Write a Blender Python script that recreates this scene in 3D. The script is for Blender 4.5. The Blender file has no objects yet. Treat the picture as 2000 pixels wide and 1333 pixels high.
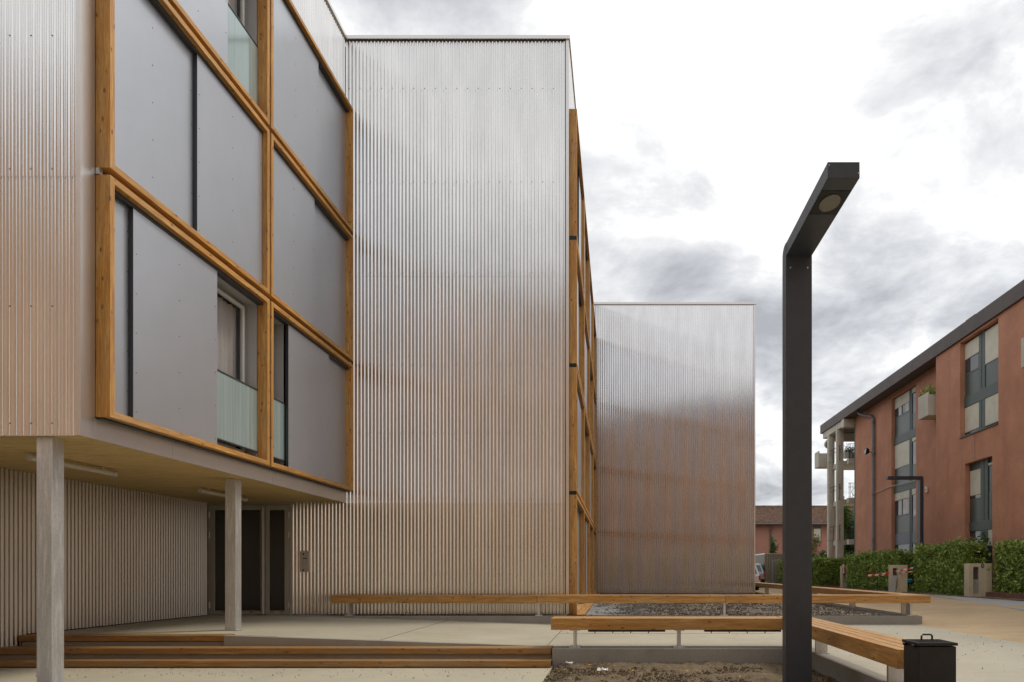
import bpy, math, random
from mathutils import Vector, noise
random.seed(7)
C = bpy.context.scene.collection
PI = math.pi
# ---- survey constants: camera stands at the origin, eye height H, looking along +y
F, CX, CY, H = 1375.0, 1205.0, 1117.0, 1.355
def pt(px, py, D): return Vector(((px-CX)*D/F, D, H+(CY-py)*D/F))
def zat(py, D): return H+(CY-py)*D/F
def xat(px, D): return (px-CX)*D/F
def dep(px, X): return X*F/(px-CX)

# =====================================================================  materials
def newmat(name):
    m = bpy.data.materials.new(name); m.use_nodes = True
    nt = m.node_tree; b = nt.nodes['Principled BSDF']
    return m, nt, b
def N(nt, typ, **kw):
    n = nt.nodes.new(typ)
    for k, v in kw.items():
        if k in n.inputs: n.inputs[k].default_value = v
        else: setattr(n, k, v)
    return n
def L(nt, a, b): nt.links.new(a, b)
def coords(nt, scale=(1,1,1), rot=(0,0,0)):
    t = N(nt, 'ShaderNodeTexCoord'); mp = N(nt, 'ShaderNodeMapping')
    mp.inputs['Scale'].default_value = scale; mp.inputs['Rotation'].default_value = rot
    L(nt, t.outputs['Object'], mp.inputs['Vector']); return mp.outputs['Vector']
def noi(nt, vec, scale, detail=5, rough=.6, dist=0):
    n = N(nt, 'ShaderNodeTexNoise'); n.inputs['Scale'].default_value = scale
    n.inputs['Detail'].default_value = detail; n.inputs['Roughness'].default_value = rough
    n.inputs['Distortion'].default_value = dist
    L(nt, vec, n.inputs['Vector']); return n.outputs['Fac']
def ramp(nt, fac, stops):
    r = N(nt, 'ShaderNodeValToRGB'); e = r.color_ramp.elements
    while len(e) < len(stops): e.new(.5)
    for q, (p, c) in zip(e, stops):
        q.position = p; q.color = (c[0], c[1], c[2], 1) if hasattr(c, '__len__') else (c, c, c, 1)
    L(nt, fac, r.inputs['Fac']); return r.outputs['Color']
def mixc(nt, fac, a, b, mode='MIX'):
    m = N(nt, 'ShaderNodeMix', data_type='RGBA', blend_type=mode)
    if hasattr(fac, 'node'): L(nt, fac, m.inputs[0])
    else: m.inputs[0].default_value = fac
    for s, v in ((6, a), (7, b)):
        if hasattr(v, 'node'): L(nt, v, m.inputs[s])
        else: m.inputs[s].default_value = (v[0], v[1], v[2], 1)
    return m.outputs[2]
def math_(nt, op, a, b=None):
    m = N(nt, 'ShaderNodeMath', operation=op)
    for i, v in enumerate((a, b)):
        if v is None: continue
        if hasattr(v, 'node'): L(nt, v, m.inputs[i])
        else: m.inputs[i].default_value = v
    return m.outputs[0]
def bump(nt, b, h, strength=.3, dist=.01):
    n = N(nt, 'ShaderNodeBump'); n.inputs['Strength'].default_value = strength
    n.inputs['Distance'].default_value = dist
    L(nt, h, n.inputs['Height']); L(nt, n.outputs['Normal'], b.inputs['Normal'])
def S(b, **kw):
    for k, v in kw.items(): b.inputs[k.replace('_', ' ')].default_value = v

def simple(name, col, rough=.6, metal=0, var=.15, scale=6, bmp=0, bscale=60, spec=.5):
    m, nt, b = newmat(name); v = coords(nt)
    n = noi(nt, v, scale, 6)
    lo = [c*(1-var) for c in col]; hi = [min(1, c*(1+var)) for c in col]
    L(nt, ramp(nt, n, [(.3, lo), (.7, hi)]), b.inputs['Base Color'])
    S(b, Roughness=rough, Metallic=metal); b.inputs['Specular IOR Level'].default_value = spec
    if bmp: bump(nt, b, noi(nt, v, bscale, 4), bmp, .01)
    return m

def wood(name, axis, tone=1.0, dirt=0.0):
    m, nt, b = newmat(name)
    sc = [9, 9, 9]; sc[axis] = .55
    v = coords(nt, sc)
    oi = N(nt, 'ShaderNodeObjectInfo')
    add = N(nt, 'ShaderNodeVectorMath', operation='ADD')
    sclr = N(nt, 'ShaderNodeVectorMath', operation='SCALE')
    cmb = N(nt, 'ShaderNodeCombineXYZ'); 
    for i in range(3): L(nt, oi.outputs['Random'], cmb.inputs[i])
    L(nt, cmb.outputs[0], sclr.inputs[0]); sclr.inputs['Scale'].default_value = 37
    L(nt, v, add.inputs[0]); L(nt, sclr.outputs[0], add.inputs[1]); v2 = add.outputs[0]
    n1 = noi(nt, v2, 1.9, 8, .68, .8)
    c = ramp(nt, n1, [(.25, (.38*tone, .155*tone, .030*tone)), (.5, (.65*tone, .325*tone, .078*tone)), (.75, (.86*tone, .57*tone, .215*tone))])
    n2 = noi(nt, v2, 7, 5, .7, .2)
    c = mixc(nt, ramp(nt, n2, [(.35, .55), (.6, 0)]), c, (.22*tone, .09*tone, .02*tone))
    sk = [5.5, 5.5, 5.5]; sk[axis] = 2.4
    vk = coords(nt, sk)
    vo = N(nt, 'ShaderNodeTexVoronoi'); vo.inputs['Scale'].default_value = 2.1
    ad2 = N(nt, 'ShaderNodeVectorMath', operation='ADD'); L(nt, vk, ad2.inputs[0]); L(nt, sclr.outputs[0], ad2.inputs[1])
    L(nt, ad2.outputs[0], vo.inputs['Vector'])
    c = mixc(nt, ramp(nt, vo.outputs['Distance'], [(.11, .8), (.19, 0)]), c, (.10, .035, .012))
    w = noi(nt, coords(nt, (1, 1, 1)), 1.3, 4)
    c = mixc(nt, ramp(nt, w, [(.4, 0), (.75, .32+dirt)]), c, (.24, .17, .10))
    gz = noi(nt, v2, .7, 6, .7, .5)
    c = mixc(nt, ramp(nt, gz, [(.5, 0), (.8, .35)]), c, (.42, .36, .27))
    L(nt, c, b.inputs['Base Color'])
    S(b, Roughness=.55); bump(nt, b, n2, .25, .004)
    return m

def corr_metal(name, tint=(.82, .81, .80), rough=.19):
    m, nt, b = newmat(name); v = coords(nt)
    vs = coords(nt, (1, 1, .25))
    n = noi(nt, vs, 2.2, 6, .6)
    c = ramp(nt, n, [(.3, [t*.86 for t in tint]), (.7, tint)])
    sm = noi(nt, coords(nt, (14, 14, .35)), 1.0, 2)
    c = mixc(nt, ramp(nt, sm, [(.5, 0), (.8, .25)]), c, [t*.7 for t in tint])
    L(nt, c, b.inputs['Base Color'])
    S(b, Metallic=.94)
    S(b, Roughness=rough)
    return m

def sheet_metal(name, tint, rough, spangle=0.0, metal=.9):
    m, nt, b = newmat(name); v = coords(nt)
    n = noi(nt, coords(nt, (1, 1, .6)), 3, 6, .6)
    c = ramp(nt, n, [(.3, [t*(.88 if spangle else .96) for t in tint]), (.7, tint)])
    if spangle:
        vo = N(nt, 'ShaderNodeTexVoronoi'); vo.inputs['Scale'].default_value = 45; L(nt, v, vo.inputs['Vector'])
        bw = N(nt, 'ShaderNodeRGBToBW'); L(nt, vo.outputs['Color'], bw.inputs[0])
        c = mixc(nt, ramp(nt, bw.outputs[0], [(.2, spangle), (.8, 0)]), c, [t*.55 for t in tint])
        st = noi(nt, coords(nt, (22, 14, 1.6), (0.35, .2, 0)), 1.6, 5, .65)
        c = mixc(nt, ramp(nt, st, [(.5, 0), (.7, .6)]), c, [min(1, t*1.45) for t in tint])
    L(nt, c, b.inputs['Base Color']); S(b, Metallic=metal, Roughness=rough)
    bump(nt, b, noi(nt, v, 1.7, 3), .25, .02)
    return m

def concrete(name, col, streak=0.0, rough=.85, var=.16, rot=.5):
    m, nt, b = newmat(name); v = coords(nt)
    n1 = noi(nt, v, .7, 7, .65); n2 = noi(nt, v, 35, 5, .7)
    c = ramp(nt, n1, [(.3, [x*(1-var) for x in col]), (.72, [min(1, x*(1+var*.6)) for x in col])])
    c = mixc(nt, ramp(nt, n2, [(.35, .35), (.6, 0)]), c, [x*.72 for x in col])
    if streak:
        s = noi(nt, coords(nt, (1.2, 26, 1), (0, 0, rot)), 1.4, 4)
        c = mixc(nt, ramp(nt, s, [(.5, 0), (.72, streak)]), c, [x*.70 for x in col])
    st = noi(nt, v, 2.3, 8, .7)
    c = mixc(nt, ramp(nt, st, [(.52, 0), (.72, .42)]), c, [x*.60 for x in col])
    big = noi(nt, v, .28, 5, .6)
    c = mixc(nt, ramp(nt, big, [(.45, 0), (.7, .35)]), c, [x*.72 for x in col])
    wn = N(nt, 'ShaderNodeTexVoronoi'); wn.inputs['Scale'].default_value = 7; L(nt, v, wn.inputs['Vector'])
    c = mixc(nt, ramp(nt, wn.outputs['Distance'], [(.03, .6), (.06, 0)]), c, [x*.4 for x in col])
    L(nt, c, b.inputs['Base Color']); S(b, Roughness=rough)
    bump(nt, b, n2, .25, .006)
    return m

def granular(name, a, c2, scale=60, rough=.95, patch=1.0):
    m, nt, b = newmat(name); v = coords(nt)
    vo = N(nt, 'ShaderNodeTexVoronoi'); vo.inputs['Scale'].default_value = scale; L(nt, v, vo.inputs['Vector'])
    bw = N(nt, 'ShaderNodeRGBToBW'); L(nt, vo.outputs['Color'], bw.inputs[0])
    c = ramp(nt, bw.outputs[0], [(.2, a), (.85, c2)])
    n = noi(nt, v, patch, 7, .7)
    c = mixc(nt, ramp(nt, n, [(.35, .5), (.65, 0)]), c, [x*.6 for x in a])
    L(nt, c, b.inputs['Base Color']); S(b, Roughness=rough)
    bump(nt, b, noi(nt, v, scale*.7, 6, .7), .6, .015)
    return m

def leafmat(name, a, c2, trans=.25):
    m, nt, b = newmat(name)
    g = N(nt, 'ShaderNodeNewGeometry')
    c = ramp(nt, g.outputs['Random Per Island'], [(.0, [x*.75 for x in a]), (.5, [(x+y)/2*.9 for x, y in zip(a, c2)]), (1, c2)])
    n = noi(nt, coords(nt), 1.4, 4)
    c = mixc(nt, ramp(nt, n, [(.35, .4), (.65, 0)]), c, a)
    L(nt, c, b.inputs['Base Color']); S(b, Roughness=.42)
    tr = N(nt, 'ShaderNodeBsdfTranslucent'); L(nt, c, tr.inputs['Color'])
    mx = N(nt, 'ShaderNodeMixShader'); mx.inputs[0].default_value = trans
    out = nt.nodes['Material Output']
    L(nt, b.outputs[0], mx.inputs[1]); L(nt, tr.outputs[0], mx.inputs[2]); L(nt, mx.outputs[0], out.inputs['Surface'])
    return m

def glass(name, col=(.03, .035, .04), alpha=.45, rough=.03):
    m, nt, b = newmat(name); S(b, Roughness=rough, Alpha=alpha); b.inputs['Base Color'].default_value = (*col, 1)
    b.inputs['Specular IOR Level'].default_value = .9
    return m

M = {}
M['wx'], M['wy'], M['wz'] = wood('timber_along_x', 0), wood('timber_along_y', 1), wood('timber_along_z', 2)
M['bx'], M['by'] = wood('bench_timber_x', 0, .84), wood('bench_timber_y', 1, .84)
M['step'] = wood('step_timber', 0, .55, .3)
M['corr'] = corr_metal('ribbed_metal')
M['corrlow_refl'] = corr_metal('ribbed_metal_low_reflection', (.77, .73, .67), .24)  # warmer tint paints the ground's reflection into the low sheets
M['corrfar'] = corr_metal('ribbed_metal_far', (.80, .785, .79), .13)
M['corrshade'] = corr_metal('ribbed_metal_recess_shade', (.50, .45, .39), .38)  # same metal, its colour darkened to paint in the shade under the overhang
M['mirror_terra'] = simple('orange_render', (.66, .31, .175), .92, 0, .15, .5)
M['ochre'] = simple('ochre_render', (.74, .60, .38), .9, 0, .1, .5)
M['flash'] = sheet_metal('flashing', (.70, .68, .66), .34)
M['galv'] = sheet_metal('galvanised', (.66, .665, .67), .42, .22, .7)
M['panel'] = sheet_metal('grey_panel', (.50, .525, .575), .33, 0, .62)
M['panel2'] = sheet_metal('recess_panel', (.50, .50, .51), .5, 0, .4)
M['frame'] = simple('door_frame_metal', (.40, .385, .35), .42, .35, .06)
M['winframe'] = simple('window_frame_paint', (.62, .64, .62), .4, 0, .05)
M['dark'] = simple('dark_membrane', (.022, .018, .016), .8)
M['room'] = simple('room_dark', (.05, .048, .045), .9)
M['screw'] = simple('screw_head', (.14, .14, .15), .4, .8)
M['ply'] = None
def plywood():
    m, nt, b = newmat('plywood')
    v = coords(nt, (1.0, 7, 1))
    n = noi(nt, v, 2.2, 6, .65, 1.6)
    c = ramp(nt, n, [(.3, (.50, .34, .14)), (.55, (.74, .54, .25)), (.75, (.86, .68, .36))])
    n2 = noi(nt, coords(nt, (3, 30, 1)), 3, 4)
    c = mixc(nt, ramp(nt, n2, [(.4, .35), (.6, 0)]), c, (.36, .23, .08))
    L(nt, c, b.inputs['Base Color']); S(b, Roughness=.6); return m
M['ply'] = plywood()
M['pave'] = concrete('pavement_concrete', (.50, .455, .345), .5)
M['pave2'] = concrete('court_concrete', (.47, .435, .345), .4, rot=-.4)
M['wall'] = concrete('wall_concrete', (.33, .315, .28), 0, .8, .2)
M['riser'] = concrete('riser_concrete', (.34, .32, .285), 0, .8, .2)
M['path'] = concrete('path_concrete', (.42, .42, .41), 0)
M['sand'] = granular('sand', (.50, .37, .22), (.60, .45, .28), 55, .95, .8)
M['soil'] = granular('soil', (.115, .082, .047), (.235, .172, .10), 60, .98, 9)
M['mulch'] = granular('mulch', (.10, .08, .062), (.27, .22, .165), 30, .95, 2)
M['gravel'] = granular('gravel', (.16, .155, .15), (.42, .41, .39), 38, .9, 2)
M['earth'] = granular('earth', (.20, .16, .11), (.28, .23, .16), 8)
M['asph'] = granular('asphalt', (.045, .045, .046), (.075, .074, .072), 60)
M['lamp'] = simple('lamp_paint', (.043, .050, .064), .42, .12, .10, 9, .10, 220)
M['lens'] = simple('lamp_lens', (.17, .165, .14), .25, 0, .15, 30)
M['bin'] = simple('bin_paint', (.017, .016, .016), .40, .3, .35, 5, .15, 90)
M['terra'] = simple('terracotta_render', (.58, .275, .175), .92, 0, .15, .9, .8, 26)
def streaks(m, col):
    nt = m.node_tree; b = nt.nodes['Principled BSDF']; src = b.inputs['Base Color'].links[0].from_socket
    c = mixc(nt, ramp(nt, noi(nt, coords(nt, (1, 1, .12)), 2.3, 6, .65), [(.5, 0), (.75, .42)]), src, col)
    c = mixc(nt, ramp(nt, noi(nt, coords(nt), 28, 3, .6), [(.4, .22), (.6, 0)]), c, [x*.6 for x in col])
    L(nt, c, b.inputs['Base Color'])
streaks(M['terra'], (.36, .17, .11)); streaks(M['panel'], (.42, .44, .49)) if False else None
M['terra2'] = simple('terracotta_render_far', (.43, .21, .155), .92, 0, .12, .6)
M['green'] = simple('green_grey_frame', (.075, .105, .098), .5, 0, .12, 2)
M['greenp'] = simple('green_grey_panel', (.065, .09, .082), .35, 0, .18, 1.5)
M['blue'] = simple('blue_grey_panel', (.17, .20, .25), .5)
M['shut'] = None
def shutter():
    m, nt, b = newmat('roller_shutter'); v = coords(nt)
    w = N(nt, 'ShaderNodeTexWave', wave_type='BANDS', bands_direction='Z'); w.inputs['Scale'].default_value = 5.5
    L(nt, v, w.inputs['Vector'])
    c = ramp(nt, w.outputs['Fac'], [(.0, (.48, .46, .37)), (.2, (.72, .69, .56))])
    c = mixc(nt, ramp(nt, noi(nt, v, 2.2, 6), [(.45, 0), (.8, .4)]), c, (.36, .33, .25))
    L(nt, c, b.inputs['Base Color']); S(b, Roughness=.5); return m
M['shut'] = shutter()
M['eave'] = simple('eave_brown', (.085, .066, .06), .6, 0, .2, 1.2)
M['pipe'] = simple('downpipe', (.15, .13, .14), .5, .1)
M['conc'] = concrete('pale_concrete', (.64, .60, .51), 0, .85, .22)
M['iron'] = simple('iron', (.02, .022, .024), .5, .4)
M['post'] = concrete('post_concrete', (.74, .64, .46), 0, .85, .3)
M['tile'] = simple('roof_tile', (.17, .10, .066), .85, 0, .6, 3.5)
M['brick'] = simple('brick_edging', (.22, .10, .075), .85, 0, .3, 8)
M['leaf'] = leafmat('hedge_leaf', (.11, .20, .035), (.60, .78, .20))
M['leafd'] = leafmat('dark_leaf', (.03, .07, .015), (.16, .26, .06))
M['leafy'] = leafmat('dry_leaf', (.12, .13, .04), (.33, .31, .13))
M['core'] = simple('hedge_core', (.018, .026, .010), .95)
M['bark'] = simple('bark', (.11, .075, .05), .9, 0, .3, 20)
M['glass'] = glass('window_glass', (.05, .055, .06), .20)
M['dglass'] = glass('door_glass', (.022, .020, .018), 1, .16)
M['wglass'] = glass('dark_glass', (.05, .06, .07), 1, .04)
M['curtain'] = simple('curtain', (.74, .70, .68), .9, 0, .05)
M['frost'] = None
def frost():
    m, nt, b = newmat('frosted_glass'); v = coords(nt, (1, 12, .3))
    c = ramp(nt, noi(nt, v, 1.3, 3), [(.3, (.29, .395, .40)), (.7, (.43, .54, .545))])  # vertical streaks paint the curtain's reflection into the glass colour
    L(nt, c, b.inputs['Base Color']); S(b, Roughness=.12, Metallic=.25); b.inputs['Coat Weight'].default_value = .5; return m
M['frost'] = frost()
M['white'] = simple('white_plastic', (.75, .75, .74), .4)
M['red'] = simple('red_plastic', (.60, .03, .025), .45)
M['cyan'] = simple('blue_plastic', (.03, .38, .55), .5)
M['black'] = simple('black_rubber', (.015, .015, .015), .7)
M['tube'] = simple('lamp_tube', (.55, .52, .46), .22, 0, .06)
M['carw'] = simple('white_car_paint', (.72, .73, .74), .25, .1, .03)
M['cars'] = simple('silver_car_paint', (.30, .33, .34), .28, .5, .03)
M['inter'] = sheet_metal('intercom_steel', (.62, .60, .57), .38)
M['lcd'] = simple('intercom_screen', (.03, .04, .16), .2)
M['shed'] = corr_metal('shed_metal', (.40, .40, .35), .4)
M['paper'] = simple('paper', (.78, .78, .76), .8)
def tape():
    m, nt, b = newmat('barrier_tape')
    w = N(nt, 'ShaderNodeTexWave', wave_type='BANDS', bands_direction='X'); w.inputs['Scale'].default_value = 1.5
    L(nt, coords(nt), w.inputs['Vector'])
    r = N(nt, 'ShaderNodeValToRGB'); r.color_ramp.interpolation = 'CONSTANT'
    r.color_ramp.elements[0].color = (.72, .03, .03, 1); r.color_ramp.elements[1].color = (.8, .8, .8, 1); r.color_ramp.elements[1].position = .5
    L(nt, w.outputs['Fac'], r.inputs['Fac']); L(nt, r.outputs[0], b.inputs['Base Color']); S(b, Roughness=.4); return m
M['tape'] = tape()

# =====================================================================  mesh helpers
WL = {}
class MB:
    def __init__(s): s.v = []; s.f = []; s.mi = []; s.cur = 0
    def mat(s, i): s.cur = i; return s
    def face(s, pts):
        n = len(s.v); s.v += [Vector(p) for p in pts]; s.f.append(list(range(n, n+len(pts)))); s.mi.append(s.cur)
    def raw(s, vs, fs):
        n = len(s.v); s.v += [Vector(p) for p in vs]
        for f in fs: s.f.append([i+n for i in f]); s.mi.append(s.cur)
    def box(s, x0, x1, y0, y1, z0, z1):
        s.raw([(x, y, z) for z in (z0, z1) for y in (y0, y1) for x in (x0, x1)],
              [(0,2,3,1), (4,5,7,6), (0,1,5,4), (2,6,7,3), (0,4,6,2), (1,3,7,5)]); return s
    def prism(s, poly, z0, z1):
        n = len(poly)
        s.raw([(x, y, z0) for x, y in poly]+[(x, y, z1) for x, y in poly],
              [tuple(reversed(range(n))), tuple(range(n, 2*n))]+[(i, (i+1) % n, n+(i+1) % n, n+i) for i in range(n)]); return s
    def prof(s, poly, axis, a0, a1):
        # polygon in the plane across an axis, extruded along it
        def P(u, w, a):
            return {0: (a, u, w), 1: (u, a, w), 2: (u, w, a)}[axis]
        n = len(poly)
        s.raw([P(u, w, a0) for u, w in poly]+[P(u, w, a1) for u, w in poly],
              [tuple(reversed(range(n))), tuple(range(n, 2*n))]+[(i, (i+1) % n, n+(i+1) % n, n+i) for i in range(n)]); return s
    def tube(s, pts, r, n=10, caps=True):
        pts = [Vector(p) for p in pts]; rings = []
        for i, p in enumerate(pts):
            d = (pts[min(i+1, len(pts)-1)]-pts[max(i-1, 0)]).normalized()
            up = Vector((0, 0, 1)) if abs(d.z) < .9 else Vector((1, 0, 0))
            a = d.cross(up).normalized(); b = d.cross(a)
            rr = r[i] if hasattr(r, '__len__') else r
            rings.append([p+(a*math.cos(2*PI*k/n)+b*math.sin(2*PI*k/n))*rr for k in range(n)])
        vs = [v for q in rings for v in q]; fs = []
        for i in range(len(pts)-1):
            for k in range(n):
                fs.append((i*n+k, i*n+(k+1) % n, (i+1)*n+(k+1) % n, (i+1)*n+k))
        if caps: fs += [tuple(range(n)), tuple(reversed(range((len(pts)-1)*n, len(pts)*n)))]
        s.raw(vs, fs); return s
    def build(s, name, mats, parent=None, smooth=False, bevel=0):
        me = bpy.data.meshes.new(name)
        off = WL.get(parent.name, Vector((0, 0, 0))) if parent else Vector((0, 0, 0))
        me.from_pydata([v-off for v in s.v], [], s.f)
        mats = mats if isinstance(mats, list) else [mats]
        for m in mats: me.materials.append(m)
        me.polygons.foreach_set('material_index', s.mi)
        if smooth: me.polygons.foreach_set('use_smooth', [True]*len(me.polygons))
        me.validate(); me.update()
        o = bpy.data.objects.new(name, me); C.objects.link(o)
        if parent: o.parent = parent; WL[o.name] = off
        if bevel:
            md = o.modifiers.new('bevel', 'BEVEL'); md.width = bevel; md.segments = 2; md.limit_method = 'ANGLE'
            md.harden_normals = False
        return o
def tag(o, label=None, cat=None, group=None, kind=None):
    if label: o['label'] = label
    if cat: o['category'] = cat
    if group: o['group'] = group
    if kind: o['kind'] = kind
    return o
def thing(name, loc, label, cat, group=None):
    o = bpy.data.objects.new(name, None); C.objects.link(o); o.location = loc; o.empty_display_size = .3
    WL[o.name] = Vector(loc); return tag(o, label, cat, group)

WAVE = .0785
def corrug(mb, axis, a0, a1, z0, z1, base, amp=.0102, sign=-1, per=WAVE, seg=12, rows=1, zb=None):
    """ribbed sheet running along axis (0:x facing -y, 1:y facing +x); zb(a) optional sloped foot"""
    n = max(2, int(round((a1-a0)/per*seg)))
    vs = []; fs = []
    for j in range(rows+1):
        for i in range(n+1):
            a = a0+(a1-a0)*i/n
            zz0 = zb(a) if zb else z0
            z = zz0+(z1-zz0)*j/rows
            s_ = math.sin(2*PI*a/per)
            s_ = math.tanh(1.9*s_)/.956
            off = base+sign*amp*(1+s_)
            vs.append((a, off, z) if axis == 0 else (off, a, z))
    for j in range(rows):
        for i in range(n):
            q = j*(n+1)+i
            f = (q, q+1, q+n+2, q+n+1)
            fs.append(f if (axis == 0) == (sign < 0) else tuple(reversed(f)))
    mb.raw(vs, fs)
def screws(mb, axis, a0, a1, step, z, base, sign, r=.011):
    a = a0
    while a < a1:
        k = round((a/WAVE)-.25)*WAVE+.25*WAVE
        p = base+sign*.026
        if axis == 0: mb.tube([(k, p+.006, z), (k, p-.004, z)], r, 6)
        else: mb.tube([(p-.006, k, z), (p+.004, k, z)], r, 6)
        a += step

# =====================================================================  ground
def sheet(name, x0, x1, y0, y1, fz, step, mat, kind='structure', rough=0, seed=0, clip=None, parent=None):
    nx = max(1, int((x1-x0)/step)); ny = max(1, int((y1-y0)/step))
    vs = []; fs = []
    for j in range(ny+1):
        for i in range(nx+1):
            x = x0+(x1-x0)*i/nx; y = y0+(y1-y0)*j/ny
            z = fz(x, y)
            if rough:
                q = Vector((x, y, seed))
                z += rough*(noise.fractal(q*1.3, 1, 2, 5)+.5*noise.fractal(q*9, 1, 2, 4))
            vs.append((x, y, z))
    for j in range(ny):
        for i in range(nx):
            if clip and not clip(x0+(x1-x0)*(i+.5)/nx, y0+(y1-y0)*(j+.5)/ny): continue
            q = j*(nx+1)+i; fs.append((q, q+1, q+nx+2, q+nx+1))
    mb = MB(); mb.raw(vs, fs)
    o = mb.build(name, mat, None, smooth=bool(rough))
    return tag(o, kind=kind)

mb = MB(); mb.face([(-600, -600, -.06), (600, -600, -.06), (600, 900, -.06), (-600, 900, -.06)])
tag(mb.build('ground', M['earth']), kind='structure')
# lower forecourt slab, left of the planted bed
mb = MB(); mb.box(-16, -.92, -13, 10.6, -.2, 0)
tag(mb.build('pavement', M['pave']), kind='structure')
mb = MB(); mb.box(-.88, 14, -13, 3.0, -.2, -.003)
tag(mb.build('pavement', M['pave2']), kind='structure')
# entrance platform and ramp: level .40 on the left, sloping to .24 on the right
def rampz(x, y=0):
    t = min(1, max(0, (x+6.4)/5.3)); return .40-.16*t
X0R, X1R = -8.94, 2.86
mb = MB()
xs = [X0R, -6.4, -5.2, -4, -2.6, -1.1, 2.86]
for a, b in zip(xs[:-1], xs[1:]):
    y0 = 10.80 if a < -5.9 else 10.5
    if a < -5.8 <= b: pass
    mb.raw([(a, y0, rampz(a)), (b, y0, rampz(b)), (b, 14.9, rampz(b)), (a, 14.9, rampz(a)),
            (a, y0, -.1), (b, y0, -.1), (b, 14.9, -.1), (a, 14.9, -.1)],
           [(0,1,2,3), (4,5,1,0), (5,6,2,1), (6,7,3,2), (7,4,0,3)])
mb.box(X0R, -7.0, 14.9, 15.6, -.1, .40)
tag(mb.build('ramp', M['pave']), kind='structure')
mb = MB()
for xj in (-1.05, -3.6): mb.box(xj-.004, xj+.004, 10.51, 14.9, rampz(xj)-.05, rampz(xj)+.003)
for yj in (12.7,): mb.box(-1.04, 2.85, yj-.004, yj+.004, .15, .243)
tag(mb.build('pavement_joint', M['dark']), kind='structure')
# court right of the bed: concrete path, then sand
def courtz(x, y):
    z = .238
    if x > 6.4: z += .165*min(1, (x-6.4)/4.5)
    if y < 8: z -= .24*min(1, (8-y)/2.4)
    return z
tag(sheet('pavement', 2.86, 6.32, 3, 14.9, courtz, .5, M['pave2']))
tag(sheet('sand', 6.32, 13.6, 3, 60, courtz, .5, M['sand']))
tag(sheet('ground', 13.6, 40, 3, 90, lambda x, y: courtz(x, y)-.01, 6, M['earth']))
tag(sheet('ground', -.9, 13.6, 50, 90, lambda x, y: .38, 6, M['asph']))
tag(sheet('pavement', -.9, 6.32, 31, 50, lambda x, y: .23, 6, M['asph']))
# grey path wedge along the hedge
pp = [(9.3, 13.0), (10.2, 17.6), (11.85, 25.3), (13.25, 31.0), (13.25, 13.0)]
mb = MB(); vs = []
for x, y in pp: vs.append((x, y, courtz(x, y)+.012))
mb.face(list(reversed(vs)) if False else [vs[0], vs[4], vs[3], vs[2], vs[1]])
tag(mb.build('path', M['path']), kind='structure')
# footing strip of dark earth beneath hedge
tag(sheet('soil', 12.9, 15.4, 14, 45, lambda x, y: .425, .25, M['soil'], rough=.02, seed=4))

# beds
tag(sheet('soil', -.885, 2.665, 3.2, 10.12, lambda x, y: .045-.05*min(1, max(0, (x+.9)/-.3+1)), .035, M['soil'], rough=.05, seed=1))
tag(sheet('mulch', -.70, 6.22, 15.18, 30.62, lambda x, y: .36, .06, M['mulch'], rough=.035, seed=2))
tag(sheet('gravel', -.70, .5, 15.18, 30.62, lambda x, y: .378-.05*max(0, x+.1), .06, M['gravel'], rough=.02, seed=3))

def clods(name, mat, x0, x1, y0, y1, z, n, s0, s1, seed, flat=.7):
    rnd = random.Random(seed); mb = MB()
    for _ in range(n):
        x = rnd.uniform(x0, x1); y = y0+(y1-y0)*rnd.random()
        s = rnd.uniform(s0, s1)*(.6+rnd.random()**3)
        a = rnd.random()*6; vs = []
        for k in range(6):
            t = a+k*PI/3; q = s*rnd.uniform(.6, 1.2); vs.append((x+q*math.cos(t), y+q*math.sin(t), z-.01))
        for k in range(5):
            t = a+.3+k*PI*.4; q = s*rnd.uniform(.3, .7); vs.append((x+q*math.cos(t), y+q*math.sin(t), z+s*flat*rnd.uniform(.6, 1.1)))
        fs = [tuple(range(6, 11))]
        for k in range(6): fs.append((k, (k+1) % 6, 6+(k*5//6) % 5))
        for k in range(5): fs.append(((k*6//5+1) % 6, 6+(k+1) % 5, 6+k))
        mb.raw(vs, fs)
    return tag(mb.build(name, mat), kind='stuff')
def soft(name, a, b, seed):
    return granular(name, a, b, 14)
clods('soil_clods', M['soil'], -.86, 2.62, 6.5, 10.08, .045, 4200, .006, .024, 11)
clods('pebbles', M['gravel'], -.86, 2.62, 7.2, 10.08, .055, 130, .006, .014, 12)
clods('mulch_chips', M['mulch'], -.6, 6.15, 15.25, 24, .37, 5200, .015, .035, 13)
clods('gravel_stones', M['gravel'], -.66, .9, 15.25, 22, .37, 2600, .012, .026, 14)

# retaining walls
t = thing('retaining_wall', (-.9, 10.1, 0), 'low grey concrete wall behind the bare soil bed, carrying the front bench', 'low wall')
mb = MB(); mb.box(-.93, 2.85, 10.09, 10.44, -.1, .252); mb.build('wall', M['wall'], t, bevel=.008)
mb = MB(); mb.box(2.665, 2.853, 4.9, 10.085, -.1, .25); mb.build('wall', M['wall'], t, bevel=.008)
t = thing('retaining_wall', (0, 15, 0), 'long low concrete wall along the mulch bed carrying the rear bench', 'low wall')
mb = MB(); mb.box(-6.98, -1.1, 14.905, 15.43, -.1, .415); mb.box(-1.1, 6.47, 14.905, 15.18, -.1, .415); mb.build('wall', M['wall'], t, bevel=.01)
mb = MB(); mb.box(6.22, 6.468, 15.185, 41, -.1, .413); mb.build('wall', M['wall'], t, bevel=.01)

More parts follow.
